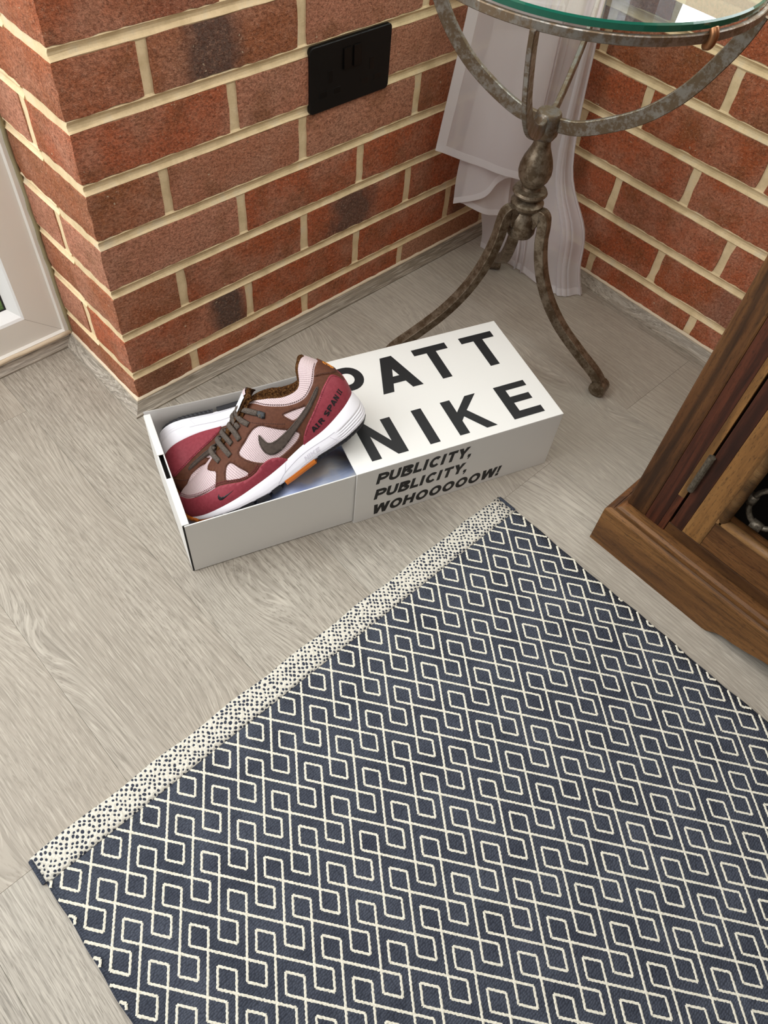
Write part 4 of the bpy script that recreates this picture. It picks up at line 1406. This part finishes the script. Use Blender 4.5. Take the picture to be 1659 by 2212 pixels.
def inside(poly, P):
    """even-odd test of many points at once"""
    P = np.atleast_2d(np.asarray(P, float)); poly = np.asarray(poly, float)
    c = np.zeros(len(P), bool)
    a = poly; b = np.roll(poly, 1, 0)
    for (x0, y0), (x1, y1) in zip(a, b):
        if y0 == y1: continue
        m = (y0 > P[:, 1]) != (y1 > P[:, 1])
        c ^= m & (P[:, 0] < (x1 - x0) * (P[:, 1] - y0) / (y1 - y0) + x0)
    return c


class Shoe:
    def __init__(s, name, pose, mirror, mats, label):
        ya, pi, ro, x, y, z, sc = pose
        f = Vector((math.cos(ya) * math.cos(pi), math.sin(ya) * math.cos(pi), math.sin(pi)))
        l = Vector((0, 0, 1)).cross(f).normalized(); u = f.cross(l)
        l2 = l * math.cos(ro) + u * math.sin(ro); u2 = u * math.cos(ro) - l * math.sin(ro)
        M = Matrix(((f.x, l2.x, u2.x), (f.y, l2.y, u2.y), (f.z, l2.z, u2.z))).to_4x4()
        M.translation = Vector((x, y, z)) * K
        s.root = empty(name); s.root.matrix_world = M
        tag(s.root, label, 'shoe', 'pair of maroon and brown trainers')
        s.sc = sc; s.mirror = mirror; s.M = mats

    def obj(s, name, V, F, mat, parent=None, smooth=True, uv=None, fmat=None):
        V = np.array(V, float) * s.sc
        if s.mirror:
            V[:, 1] *= -1; F = [tuple(f)[::-1] for f in F]
        o = mesh_obj(name, V, F, mat, parent or s.root, smooth, fmat)
        if uv is not None:
            lay = o.data.uv_layers.new(name='UVMap')
            for lp in o.data.loops: lay.data[lp.index].uv = uv[lp.vertex_index]
        return o

    def panel(s, name, outer, mat, thick, holes=(), parent=None, du=0.16, dv=0.055, smooth=1, skirt=1.2):
        O = densify(outer, smooth=smooth)
        Hs = [densify(h, smooth=smooth) for h in holes]
        SU, SV = 25.0, 75.0
        pts, edges = [], []

        def addloop(L):
            k = len(pts); n = len(L)
            pts.extend([(a[0] * SU, a[1] * SV) for a in L]); edges.extend([(k + i, k + (i + 1) % n) for i in range(n)])
        addloop(O)
        for h in Hs: addloop(h)
        u0, u1 = O[:, 0].min(), O[:, 0].max(); v0, v1 = O[:, 1].min(), O[:, 1].max()
        gu, gv = np.meshgrid(np.arange(u0, u1, du), np.arange(v0, v1, dv), indexing='ij')
        GP = np.c_[gu.ravel(), gv.ravel()]
        ok = inside(O, GP)
        for h in Hs: ok &= ~inside(h, GP)
        pts.extend([(a * SU, b * SV) for a, b in GP[ok]])
        vo, eo, fo, *_ = delaunay_2d_cdt([Vector(p) for p in pts], edges, [], 0, 1e-4)
        UV = np.array([(p[0] / SU, p[1] / SV) for p in vo])
        cc = np.array([UV[list(f)].mean(0) for f in fo])
        ok = inside(O, cc)
        for h in Hs: ok &= ~inside(h, cc)
        F = [tuple(f) for f, g in zip(fo, ok) if g]
        top = s_pt(UV[:, 0], np.clip(UV[:, 1], -0.06, 1)) + s_nrm(UV[:, 0], UV[:, 1]) * thick
        NRM = s_nrm(UV[:, 0], UV[:, 1])
        low = top - NRM * (thick + skirt * 0.3)
        # orient outwards
        cnt = {}
        FF = []
        for f in F:
            a, b, c = top[f[0]], top[f[1]], top[f[2]]
            n = np.cross(b - a, c - a)
            nn = NRM[f[0]]
            f = f if n @ nn > 0 else f[::-1]
            FF.append(f)
            for i in range(len(f)):
                e = (f[i], f[(i + 1) % len(f)]); cnt[e] = 1
        n0 = len(top)
        bnd = [e for e in cnt if (e[1], e[0]) not in cnt]
        V = np.vstack([top, low])
        for a, b in bnd: FF.append((b, a, n0 + a, n0 + b))
        uv = [(p[0] * SU * .04, p[1] * SV * .04) for p in UV] * 2
        return s.obj(name, V, FF, mat, parent, True, uv)

    def stitch(s, name, line, mat, parent, off=0.0, lift=1.2, dash=2.0, gap=0.9, w=0.55, closed=True, smooth=1):
        """dashes that follow an outline at distance `off` (mm) to its right-hand side"""
        P = densify(line, 0.012, closed, smooth)
        X = s_pt(P[:, 0], np.clip(P[:, 1], 0, 1)); Nn = s_nrm(P[:, 0], P[:, 1])
        T = np.roll(X, -1, 0) - np.roll(X, 1, 0)
        if not closed: T[0] = X[1] - X[0]; T[-1] = X[-1] - X[-2]
        T /= np.linalg.norm(T, axis=1, keepdims=True) + 1e-9
        side = np.cross(T, Nn)
        X = X + side * off + Nn * lift
        if closed: X = np.vstack([X, X[:1]]); side = np.vstack([side, side[:1]]); Nn = np.vstack([Nn, Nn[:1]])
        d = np.r_[0, np.cumsum(np.linalg.norm(np.diff(X, axis=0), axis=1))]
        V, F = [], []
        q = 0.0
        at = lambda A, t: np.array([np.interp(t, d, A[:, k]) for k in range(3)])
        while q + dash < d[-1]:
            a, b = at(X, q), at(X, q + dash)
            sa, n_ = at(side, q + dash / 2), at(Nn, q + dash / 2)
            sa /= np.linalg.norm(sa) + 1e-9
            k = len(V)
            V += [a - sa * w, a + sa * w, b + sa * w, b - sa * w, (a + b) / 2 + n_ * .45]
            F += [(k, k + 1, k + 4), (k + 1, k + 2, k + 4), (k + 2, k + 3, k + 4), (k + 3, k, k + 4)]
            q += dash + gap
        o = s.obj(name, V, F, mat, parent, False)
        o['kind'] = 'stuff'
        return o

    def ribbon(s, name, pts, nrm, width, thick, mat, parent=None):
        P = np.array(spline(pts, 6)); Nn = np.array(spline(nrm, 6))
        T = np.gradient(P, axis=0); T /= np.linalg.norm(T, axis=1, keepdims=True)
        V, F = [], []
        sec = [(-.5, -.3), (-.38, .35), (0, .5), (.38, .35), (.5, -.3), (0, -.5)]
        for p, t, n in zip(P, T, Nn):
            n = n - t * (n @ t); n /= np.linalg.norm(n); b = np.cross(t, n)
            for x, y in sec: V.append(p + b * x * width + n * y * thick)
        m = len(sec)
        for i in range(len(P) - 1):
            for k in range(m): F.append((i * m + k, i * m + (k + 1) % m, (i + 1) * m + (k + 1) % m, (i + 1) * m + k))
        F += [tuple(range(m))[::-1], tuple((len(P) - 1) * m + k for k in range(m))]
        return s.obj(name, V, F, mat, parent)


def zb_of(x):        # underside of the sole
    return float(np.interp(x, [0, 12, 42, 83, 128, 170, 215, 250, 268, 284, 296], [14, 6, 1, -1, -6, -9, -4.5, 1.5, 5, 10, 17]))


def build_shoe(name, pose, mirror, label, text):
    M_ = SHOE_MATS
    s = Shoe(name, pose, mirror, M_, label)
    mir = lambda P: [(-a, b) for a, b in P]
    # ---------------- upper: knitted base
    NU, NV = 192, 26
    us = np.linspace(0, 24, NU + 1)[:-1]; vs_ = np.linspace(-0.04, 1, NV)
    U, Vv = np.meshgrid(us, vs_, indexing='ij')
    Pt = s_pt(U, Vv)
    V = Pt.reshape(-1, 3); F = []
    for i in range(NU):
        for j in range(NV - 1):
            k = (i + 1) % NU
            F.append((i * NV + j, i * NV + j + 1, k * NV + j + 1, k * NV + j))
    # orient outward: surface runs the other way round
    F = [f[::-1] for f in F]
    uv = [((a if a <= 12 else 24 - a) * 1.0, b * 3.0) for a, b in zip(U.ravel(), Vv.ravel())]
    upper = s.obj('upper', V, F, M_['mesh'], None, True, uv)
    # ---------------- brown overlay with windows
    low = -0.05
    half = [(9.0, low)] + UVP['brown_front'] + UVP['brown_eye'] + UVP['brown_collar']
    half = [p for p in half]
    outer = half + [(0.0, 0.83)] + mir(half)[::-1]
    outer = [(a, min(b, 0.985)) for a, b in outer] + [(x, low) for x in np.linspace(-8, 8, 17)]
    holes = [UVP['win1'], UVP['win2'], UVP['win3']]
    ov = s.panel('overlay', outer, M_['brown'], 1.1, holes + [mir(h) for h in holes])
    for h, o_ in ((UVP['win1'], 1.6), (UVP['win2'], 1.6), (UVP['win3'], 1.6)):
        s.stitch('stitching', h, M_['thread_brown'], ov, -o_, 1.15)
        s.stitch('stitching', mir(h), M_['thread_brown'], ov, o_, 1.15)
    s.stitch('stitching', UVP['brown_collar'][1:], M_['thread_brown'], ov, -2.0, 1.15, closed=False)
    s.stitch('stitching', UVP['brown_front'][:4], M_['thread_brown'], ov, 2.0, 1.15, closed=False)
    # eyestay edge seam between throat and side
    seam = [(6.1, 0.74), (5.8, 0.69), (5.4, 0.66), (5.0, 0.61), (4.6, 0.555), (4.25, 0.51)]
    s.stitch('stitching', seam, M_['thread_brown'], ov, 0, 1.15, closed=False)
    s.stitch('stitching', mir(seam), M_['thread_brown'], ov, 0, 1.15, closed=False)
    # heel tab
    tab = [(1.95, 0.69), (1.5, 0.622), (1.13, 0.551), (0.6, 0.50), (0, 0.49)]
    tabo = tab + mir(tab)[::-1] + [(-1.409, 0.774), (-0.743, 0.81), (0, 0.83), (0.743, 0.81), (1.409, 0.774)]
    tb = s.panel('heel_tab', tabo, M_['brown'], 1.9)
    s.stitch('stitching', tab, M_['thread_brown'], tb, -1.6, 2.0, closed=False)
    s.stitch('stitching', mir(tab), M_['thread_brown'], tb, 1.6, 2.0, closed=False)
    # swirl on the heel tab: broken ring and a stroke
    for r0, r1, a0, a1 in ((0.135, 0.165, 20, 330), (0.07, 0.095, 120, 380)):
        ring_ = [(0.0 + 1.9 * r1 * math.cos(math.radians(t)), 0.665 + r1 * .62 * math.sin(math.radians(t))) for t in np.linspace(a0, a1, 24)] + \
                [(0.0 + 1.9 * r0 * math.cos(math.radians(t)), 0.665 + r0 * .62 * math.sin(math.radians(t))) for t in np.linspace(a1, a0, 24)]
        s.panel('heel_emblem', ring_, M_['orange'], 2.3, (), tb, 0.08, 0.02, 0, 0.4)
    # ---------------- maroon mudguard round the toe
    top = UVP['mud'][1:]
    top = [(12.0, 0.60), (11.6, 0.597)] + top
    outer = [(u_, low) for u_ in np.linspace(4.9, 19.1, 30)] + [(24 - a, b) for a, b in top[::-1]][:-1] + top
    mg = s.panel('mudguard', outer, M_['maroon'], 1.8, (), None, 0.16, 0.055, 1)
    full = [(24 - a, b) for a, b in top[::-1]][:-1] + top
    s.stitch('stitching', full[3:-3], M_['thread_red'], mg, -2.0, 1.9, closed=False)
    s.stitch('stitching', full[3:-3], M_['thread_red'], mg, -4.4, 1.9, closed=False)
    mini = s.panel('toe_swoosh', UVP['mini'], M_['black'], 2.1, (), mg, 0.05, 0.02, 0, 0.4)
    # ---------------- maroon heel counter
    h = UVP['heel']
    outer = [(u_, low) for u_ in np.linspace(-3.95, 3.95, 22)] + h + [(0, 0.25)] + mir(h)[::-1]
    hc = s.panel('heel_counter', outer, M_['maroon'], 2.0, (), None, 0.14, 0.05, 1)
    s.stitch('stitching', h[1:], M_['thread_red'], hc, 2.0, 2.1, closed=False)
    s.stitch('stitching', mir(h[1:]), M_['thread_red'], hc, -2.0, 2.1, closed=False)
    if text:
        Vt, Ft, LZ = text_mesh('AIR SPAN II', 1, 0.24, 0.18, 0.09, True)
        c = np.array(UVP['text'])
        a, b = Vt[:, :1], Vt[:, 1:]
        uvt = c[0] * (1 - a) * (1 - b) + c[1] * a * (1 - b) + c[2] * a * b + c[3] * (1 - a) * b
        X = s_pt(uvt[:, 0], uvt[:, 1]) + s_nrm(uvt[:, 0], uvt[:, 1]) * (2.5 + 0.06 * LZ[:, None])
        FT = []
        for f in Ft:
            n = np.cross(X[f[1]] - X[f[0]], X[f[2]] - X[f[0]])
            FT.append(f if n @ s_nrm(uvt[f[0], 0], uvt[f[0], 1]) > 0 else f[::-1])
        s.obj('printed_name', X, FT, M_['black'], hc, False)
    # ---------------- swoosh on both sides
    for P in (UVP['swoosh'], mir(UVP['swoosh'])):
        sw = s.panel('side_swoosh', P, M_['swoosh'], 2.0, (), None, 0.1, 0.04, 1, 0.8)
        s.stitch('stitching', P, M_['thread_dark'], sw, -1.3 if P is UVP['swoosh'] else 1.3, 2.1, 1.7, 0.8, 0.4)
    # ---------------- collar lining
    us = np.linspace(-6.35, 6.35, 150)
    T_ = s_ctrl(us)[:, 3, :]
    tg = np.gradient(T_, axis=0); tg[:, 2] = 0
    inw = np.c_[-tg[:, 1], tg[:, 0], np.zeros(len(us))]
    inw /= np.linalg.norm(inw, axis=1, keepdims=True)
    cen = np.array([80, 0, 0]) - T_; cen[:, 2] = 0
    inw *= np.sign((inw * cen).sum(1))[:, None]
    prof = [(0.3, -2.5), (0.2, -0.4), (1.0, 0.9), (3.0, 1.7), (5.6, 1.4), (7.8, -0.6), (9.0, -5), (9.4, -16), (9.0, -34), (8.0, -60)]
    V, F = [], []
    rs = random.Random(1)
    for p, i_ in zip(T_, inw):
        for o_, z in prof: V.append(p + i_ * o_ + np.array([0, 0, z]) + np.array([rs.uniform(-.3, .3), rs.uniform(-.3, .3), rs.uniform(-.3, .3)]))
    m = len(prof)
    for i in range(len(us) - 1):
        for k in range(m - 1): F.append((i * m + k, i * m + k + 1, (i + 1) * m + k + 1, (i + 1) * m + k))
    s.obj('collar_lining', V, F, M_['terry'])
    # insole
    B = s_ctrl(np.linspace(0, 24, 72)[:-1])[:, 0, :] * np.array([0.96, 0.86, 0]) + np.array([6, 0, 0])
    B[:, 2] = [38 + 10 * max(0, 1 - x / 90) - 0 * x for x in B[:, 0]]
    s.obj('insole', B, [tuple(range(len(B)))], M_['terry'])
    # ---------------- tongue
    cl = spline([(206, 0, 74), (182, 0, 88), (160, 0, 101), (143, 0, 111), (130, 0, 119.5), (124, 0, 121)], 4)
    V, F = [], []
    ny = 12
    for side in (0, 1):
        for i, p in enumerate(cl):
            for j in range(ny + 1):
                f_ = -1 + 2 * j / ny
                hw = 15 + 10 * min(1, i / (len(cl) - 1) * 1.2)
                V.append((p[0] - side * 4.0, p[1] + f_ * hw, p[2] - 7 * f_ * f_ - side * 4.5))
    n1 = len(cl) * (ny + 1); m = ny + 1
    for i in range(len(cl) - 1):
        for j in range(ny):
            a = i * m + j
            F.append((a, a + 1, a + m + 1, a + m)); F.append((n1 + a, n1 + a + m, n1 + a + m + 1, n1 + a + 1))
    for i in range(len(cl) - 1):
        for j in (0, ny):
            a = i * m + j; F.append((a, a + m, n1 + a + m, n1 + a))
    e = (len(cl) - 1) * m
    for j in range(ny): F.append((e + j, e + j + 1, n1 + e + j + 1, n1 + e + j))
    uvt = [(v[0] / 25, v[1] / 25) for v in V]
    tg_ = s.obj('tongue', V, F, M_['terry'], None, True, uvt)
    # woven label at the tip of the tongue and a knitted pull tab over it
    def patch(i0, i1, hw, lift, name, mat, par):
        V, F = [], []
        lab = cl[i0:i1]
        for i, p in enumerate(lab):
            for j in range(9):
                f_ = -1 + 2 * j / 8
                V.append((p[0] + 0.9 * lift, f_ * hw, p[2] - 7 * (f_ * hw / 24) ** 2 + 1.0 * lift))
        F = [(i * 9 + j, i * 9 + j + 1, (i + 1) * 9 + j + 1, (i + 1) * 9 + j) for i in range(len(lab) - 1) for j in range(8)]
        return s.obj(name, V, F, mat, par, True, [(v[0] / 25, v[1] / 25) for v in V])
    lab = cl[-9:-1]
    lb = patch(-10, -3, 21, 1.4, 'tongue_label', M_['white'], tg_)
    patch(-4, len(cl), 18, 1.8, 'pull_tab', M_['mesh'], tg_)
    # small dark print on the label
    V, F = [], []
    for q in range(3):
        p = lab[2 + q]
        k = len(V)
        V += [(p[0] + 1.4, -9, p[2] - 1.0 + 1.6), (p[0] + 1.4, 9, p[2] - 1.0 + 1.6), (p[0] - 0.4, 9, p[2] - 1.0 + 2.7), (p[0] - 0.4, -9, p[2] - 1.0 + 2.7)]
        F.append((k, k + 1, k + 2, k + 3))
    s.obj('label_print', V, F, M_['black'], lb)
    # ---------------- laces
    for key in 'abcdefg':
        for sgn in (1, -1):
            L = UVP['lace_' + key]
            ll = np.array([(sgn * a, b) for a, b in L])
            # start a little past the ridge so the runs cross each other
            X = s_pt(ll[:, 0], ll[:, 1]); Nn = s_nrm(ll[:, 0], ll[:, 1])
            lift = np.interp(np.linspace(0, 1, len(X)), [0, 0.4, 0.85, 1], [6.5, 4.6, 2.8, 0.6]) + (1.2 if sgn == 1 else 0)
            X = X + Nn * lift[:, None]
            if key not in 'b':
                pre = X[0] + np.array([-5.5, -sgn * 9.0, -1.5]); X = np.vstack([pre, X]); Nn = np.vstack([Nn[0] * 0.6 + np.array([0.3, 0, 0.7]), Nn])
            s.ribbon('lace', list(X), list(Nn), 8.0, 3.4, M_['lace'])
    for sgn in (1, -1):
        P = [(sgn * a, b) for a, b in UVP['eyelet']]
        ey = s.panel('lace_loop', P, M_['black'], 3.0, (), None, 0.1, 0.04, 0, 1.5)
        c = np.mean(np.array(P), 0)
        hole = [(c[0] + (0.07 if sgn > 0 else -0.07) + 0.075 * x, c[1] - 0.01 + 0.022 * y) for x, y in ((-1, -1), (1, -1), (1, 1), (-1, 1))]
        s.panel('loop_hole', hole, M_['lace'], 3.3, (), ey, 0.1, 0.04, 0, 0.3)
    # ---------------- midsole
    NU = 240
    us = np.linspace(0, 24, NU + 1)[:-1]
    B = s_ctrl(us)[:, 0, :]
    tgt = np.roll(B, -1, 0) - np.roll(B, 1, 0); tgt[:, 2] = 0
    out = np.c_[tgt[:, 1], -tgt[:, 0], np.zeros(NU)]
    ctr = B - np.array([150, 0, 0]); ctr[:, 2] = 0
    out /= np.linalg.norm(out, axis=1, keepdims=True)
    if (out[NU // 4] * np.array([0, 1, 0])).sum() < 0: out = -out
    hs = [0, .04, .10, .13, .145, .16, .23, .245, .26, .33, .345, .36, .43, .445, .46, .53, .6, .7, .8, .88, .94, .98, 1.0]
    base = np.interp(hs, [0, .06, .3, .55, .8, .93, 1.0], [2.2, 4.6, 5.6, 5.0, 3.4, 2.2, 0.4])
    V, F = [], []
    m = len(hs)
    for i in range(NU):
        u_ = us[i] if us[i] <= 12 else 24 - us[i]
        zl = zb_of(B[i, 0]) + 4.0; zt = B[i, 2] + 1.2
        heel = 1.0 if u_ < 2.5 else max(0.0, 1 - (u_ - 2.5) / 0.12)
        for k, h_ in enumerate(hs):
            g = -1.1 * heel if h_ in (.145, .245, .345, .445) else 0.0
            fl_ = 1.0 if u_ < 3 else float(np.interp(u_, [3, 4.2, 6, 9, 12], [1, .75, .7, .75, .45]))
            V.append(B[i] * np.array([1, 1, 0]) + out[i] * (base[k] * fl_ + g) + np.array([0, 0, zl + (zt - zl) * h_]))
    for i in range(NU):
        j = (i + 1) % NU
        for k in range(m - 1): F.append((i * m + k, j * m + k, j * m + k + 1, i * m + k + 1))
    n0 = len(V)
    V += [(B[i] * np.array([.96, .93, 0]) + np.array([5, 0, B[i, 2] + 1.0])) for i in range(NU)]
    for i in range(NU):
        j = (i + 1) % NU
        F.append((i * m + m - 1, j * m + m - 1, n0 + j, n0 + i))
    F.append(tuple(i * m for i in range(NU))[::-1])
    mid = s.obj('midsole', V, F, M_['foam'])
    GV = np.array(V[:NU * m]).reshape(NU, m, 3)

    def md(u_, h_):
        i = (u_ % 24) * NU / 24; i0 = int(i); fr = i - i0
        col = GV[i0 % NU] * (1 - fr) + GV[(i0 + 1) % NU] * fr
        return np.array([np.interp(h_, hs, col[:, q]) for q in range(3)]), out[i0 % NU]
    # moulded seam lines on the side of the midsole
    for sgn in (1, -1):
        for line in ([(2.75, .13), (2.95, .5)], [(2.7, .55), (3.6, .60), (4.6, .60), (5.4, .46), (6.0, .16)], [(5.0, .98), (5.4, .46)], [(4.6, .13), (3.6, .16), (2.8, .16)]):
            VV, FF = [], []
            pts = [md(sgn * q[0], q[1]) for q in spline(line, 8)]
            for p, n_ in pts:
                VV += [p + np.array([0, 0, .4]) + n_ * .2, p + n_ * .4, p - np.array([0, 0, .4]) + n_ * .2]
            for i in range(len(pts) - 1):
                k = 3 * i; FF += [(k, k + 1, k + 4, k + 3), (k + 1, k + 2, k + 5, k + 4)]
            s.obj('moulded_seam', VV, FF, M_['seam'], mid)
    # raised lettering on the midsole
    Vt, Ft, LZ = text_mesh('NIKE', 1, 0.2, 0.15, 0.08)
    X = []
    for (a, b), lz in zip(Vt, LZ):
        u_ = 4.25 - a * 0.75; h_ = 0.24 + 0.22 * b
        p, n_ = md(u_, h_)
        X.append(p + n_ * (0.4 + 0.06 * lz))
    X = np.array(X)
    FT = [f if np.cross(X[f[1]] - X[f[0]], X[f[2]] - X[f[0]]) @ out[int(4 * NU / 24)] > 0 else f[::-1] for f in Ft]
    s.obj('embossed_letters', X, FT, M_['seam2'], mid, False)
    # ---------------- outsole pads
    def half_w(x):
        xs = B[:NU // 2, 0]; ys = B[:NU // 2, 1]
        return float(np.interp(x, xs, ys))
    segs = [(7, 86, 'black', 7.0, 1.0), (92, 141, 'orange', 9, 1.0), (149, 163, 'black', 10, 1.0), (168, 186, 'black', 11, 1.02), (191, 208, 'black', 10, 1.0), (213, 230, 'black', 11, 1.02), (235, 247, 'black', 9, 1.02), (250, 293.5, 'orange', 6.0, 1.0)]
    for x0, x1, col, dp, wf, ya_, yb_ in [(*q, -1, 1) if q[0] != 92 else (*q, 0, 1) for q in segs] + [(92, 141, 'black', 9, 1.0, -1, 0)]:
        n = max(3, int((x1 - x0) / 3))
        VV, FF = [], []
        for i in range(n + 1):
            x = x0 + (x1 - x0) * i / n
            w_ = half_w(x) * wf + 2.4
            zb_ = zb_of(x)
            notch = 1.4 if (col == 'black' and x < 90 and i % 2) else 0
            zt = zb_ + 5.4 + (10.0 * max(0, (x - 278) / 16) if x > 278 else 0)
            for y_ in (ya_, yb_):
                VV += [(x, y_ * (w_ - notch - 0.8), zb_ + 4 - dp * .62), (x, y_ * (w_ + 0.6 - notch), zb_ + 1.2), (x, y_ * (w_ + 1.2 + (1.6 if x > 278 else 0)), zt)]
        for i in range(n):
            a, b = 6 * i, 6 * i + 6
            FF += [(a, b, b + 3, a + 3), (a, a + 1, b + 1, b), (a + 1, a + 2, b + 2, b + 1), (a + 3, b + 3, b + 4, a + 4), (a + 4, b + 4, b + 5, a + 5), (a + 2, a + 5, b + 5, b + 2)]
        FF += [(0, 3, 4, 5, 2, 1), tuple(6 * n + q for q in (0, 1, 2, 5, 4, 3))]
        s.obj('tread_pad', VV, FF, M_['rubber'] if col == 'black' else M_['orange_rubber'], None, False)
    # toe bumper
    uu_ = np.linspace(10.3, 13.7, 40)
    VV, FF = [], []
    for u_ in uu_:
        i = int(round(u_ * NU / 24)) % NU
        e = 1 - abs(u_ - 12) / 1.7
        zb_ = zb_of(B[i, 0]) - 1.5; zt = B[i, 2] - 3 + 13.0 * max(0, e) ** 0.8
        zt = max(zt, zb_ + 2.0)
        for f_, o_ in ((0, .6), (.35, 4.6), (.8, 5.2), (1, 3.0)):
            VV.append(B[i] * np.array([1, 1, 0]) + out[i] * o_ + np.array([0, 0, zb_ + (zt - zb_) * f_]))
    for i in range(len(uu_) - 1):
        for k in range(3): FF.append((4 * i + k, 4 * i + 4 + k, 4 * i + 5 + k, 4 * i + 1 + k))
    s.obj('toe_bumper', VV, FF, M_['orange_rubber'])
    return s


def make_shoe_mats():
    M_ = {}
    t = NT('shoe_mesh_pink', 0.85, 0, 0.2)
    uv = t.n('ShaderNodeTexCoord').outputs['UV']
    mp = t.n('ShaderNodeMapping', {'Vector': uv, 'Scale': (11.0, 15.0, 1), 'Rotation': (0, 0, math.radians(20))}).outputs[0]
    vor = t.n('ShaderNodeTexVoronoi', {'Vector': mp, 'Scale': 1.0, 'Randomness': 0.0}, voronoi_dimensions='2D').outputs['Distance']
    d = t.math('SUBTRACT', 1.0, t.rampv(vor, 0.22, 0.36))
    t.color(t.mix(d, lin((222, 200, 200)), lin((166, 140, 140))))
    t.bump(t.math('SUBTRACT', 1.0, d), 0.6, 0.0008)
    M_['mesh'] = t.m
    M_['brown'] = grainy('shoe_nubuck_brown', (84, 48, 32), (98, 58, 40), 300, 0.7, 0.15)
    M_['maroon'] = grainy('shoe_leather_maroon', (134, 50, 60), (148, 60, 70), 240, 0.55, 0.12)
    M_['swoosh'] = grainy('shoe_suede_taupe', (72, 61, 54), (86, 74, 66), 300, 0.75, 0.12)
    t = NT('shoe_terry_brown', 0.95, 0, 0.1)
    v = t.co()
    a = t.noise(v, 420, 3, 0.6)
    t.color(t.ramp(a, [(0.35, lin((46, 26, 12))), (0.55, lin((88, 56, 28))), (0.72, lin((136, 98, 60)))]))
    t.bump(a, 1.0, 0.003)
    M_['terry'] = t.m
    t = NT('shoe_lace_grey', 0.9, 0, 0.15)
    a = t.noise(t.co(), 700, 2, 0.6)
    t.color(t.ramp(a, [(0.3, lin((66, 58, 52))), (0.7, lin((108, 97, 88)))]))
    t.bump(a, 0.7, 0.0012)
    M_['lace'] = t.m
    M_['foam'] = plain('shoe_midsole_white', (238, 234, 238), 0.5)
    M_['white'] = plain('shoe_label_white', (240, 238, 242), 0.6)
    M_['seam'] = plain('shoe_midsole_groove', (196, 190, 198), 0.6)
    M_['seam2'] = plain('shoe_midsole_emboss', (214, 208, 216), 0.5)
    M_['black'] = plain('shoe_black', (18, 16, 18), 0.5)
    M_['rubber'] = plain('shoe_rubber_black', (30, 29, 33), 0.55)
    M_['orange'] = plain('shoe_orange', (226, 140, 40), 0.5)
    M_['orange_rubber'] = plain('shoe_rubber_orange', (212, 118, 40), 0.45)
    M_['thread_brown'] = plain('thread_brown', (66, 34, 24), 0.8)
    M_['thread_red'] = plain('thread_red', (104, 22, 34), 0.8)
    M_['thread_dark'] = plain('thread_dark', (48, 36, 28), 0.8)
    return M_


SHOE_MATS = make_shoe_mats()
first = build_shoe('trainer', (2.7473249847, -0.4814716988, 0.6331711166, 176.884, -334.500, 139.805, 0.99022), False,
           'maroon and brown trainer lying on top with its lettered heel on the sleeve', True)


def mirrored_copy(src, pose, label):
    """the other foot: same parts, mirrored left to right"""
    ya, pi, ro, x, y, z, sc = pose
    f = Vector((math.cos(ya) * math.cos(pi), math.sin(ya) * math.cos(pi), math.sin(pi)))
    l = Vector((0, 0, 1)).cross(f).normalized(); u = f.cross(l)
    l2 = l * math.cos(ro) + u * math.sin(ro); u2 = u * math.cos(ro) - l * math.sin(ro)
    M = Matrix(((f.x, -l2.x, u2.x), (f.y, -l2.y, u2.y), (f.z, -l2.z, u2.z))).to_4x4()
    M.translation = Vector((x, y, z)) * K
    r = src.copy(); COL.objects.link(r); r.matrix_world = M
    r['label'] = label
    for ch in src.children:
        c = ch.copy(); COL.objects.link(c); c.parent = r
        for g in ch.children:
            d = g.copy(); COL.objects.link(d); d.parent = c
    return r


mirrored_copy(first.root, (-0.4609401746, 0.0026774230, 1.8485898710, -30.435, -102.660, 54.5, 0.99446),
              'maroon and brown trainer underneath on its side, sole facing the brick wall')
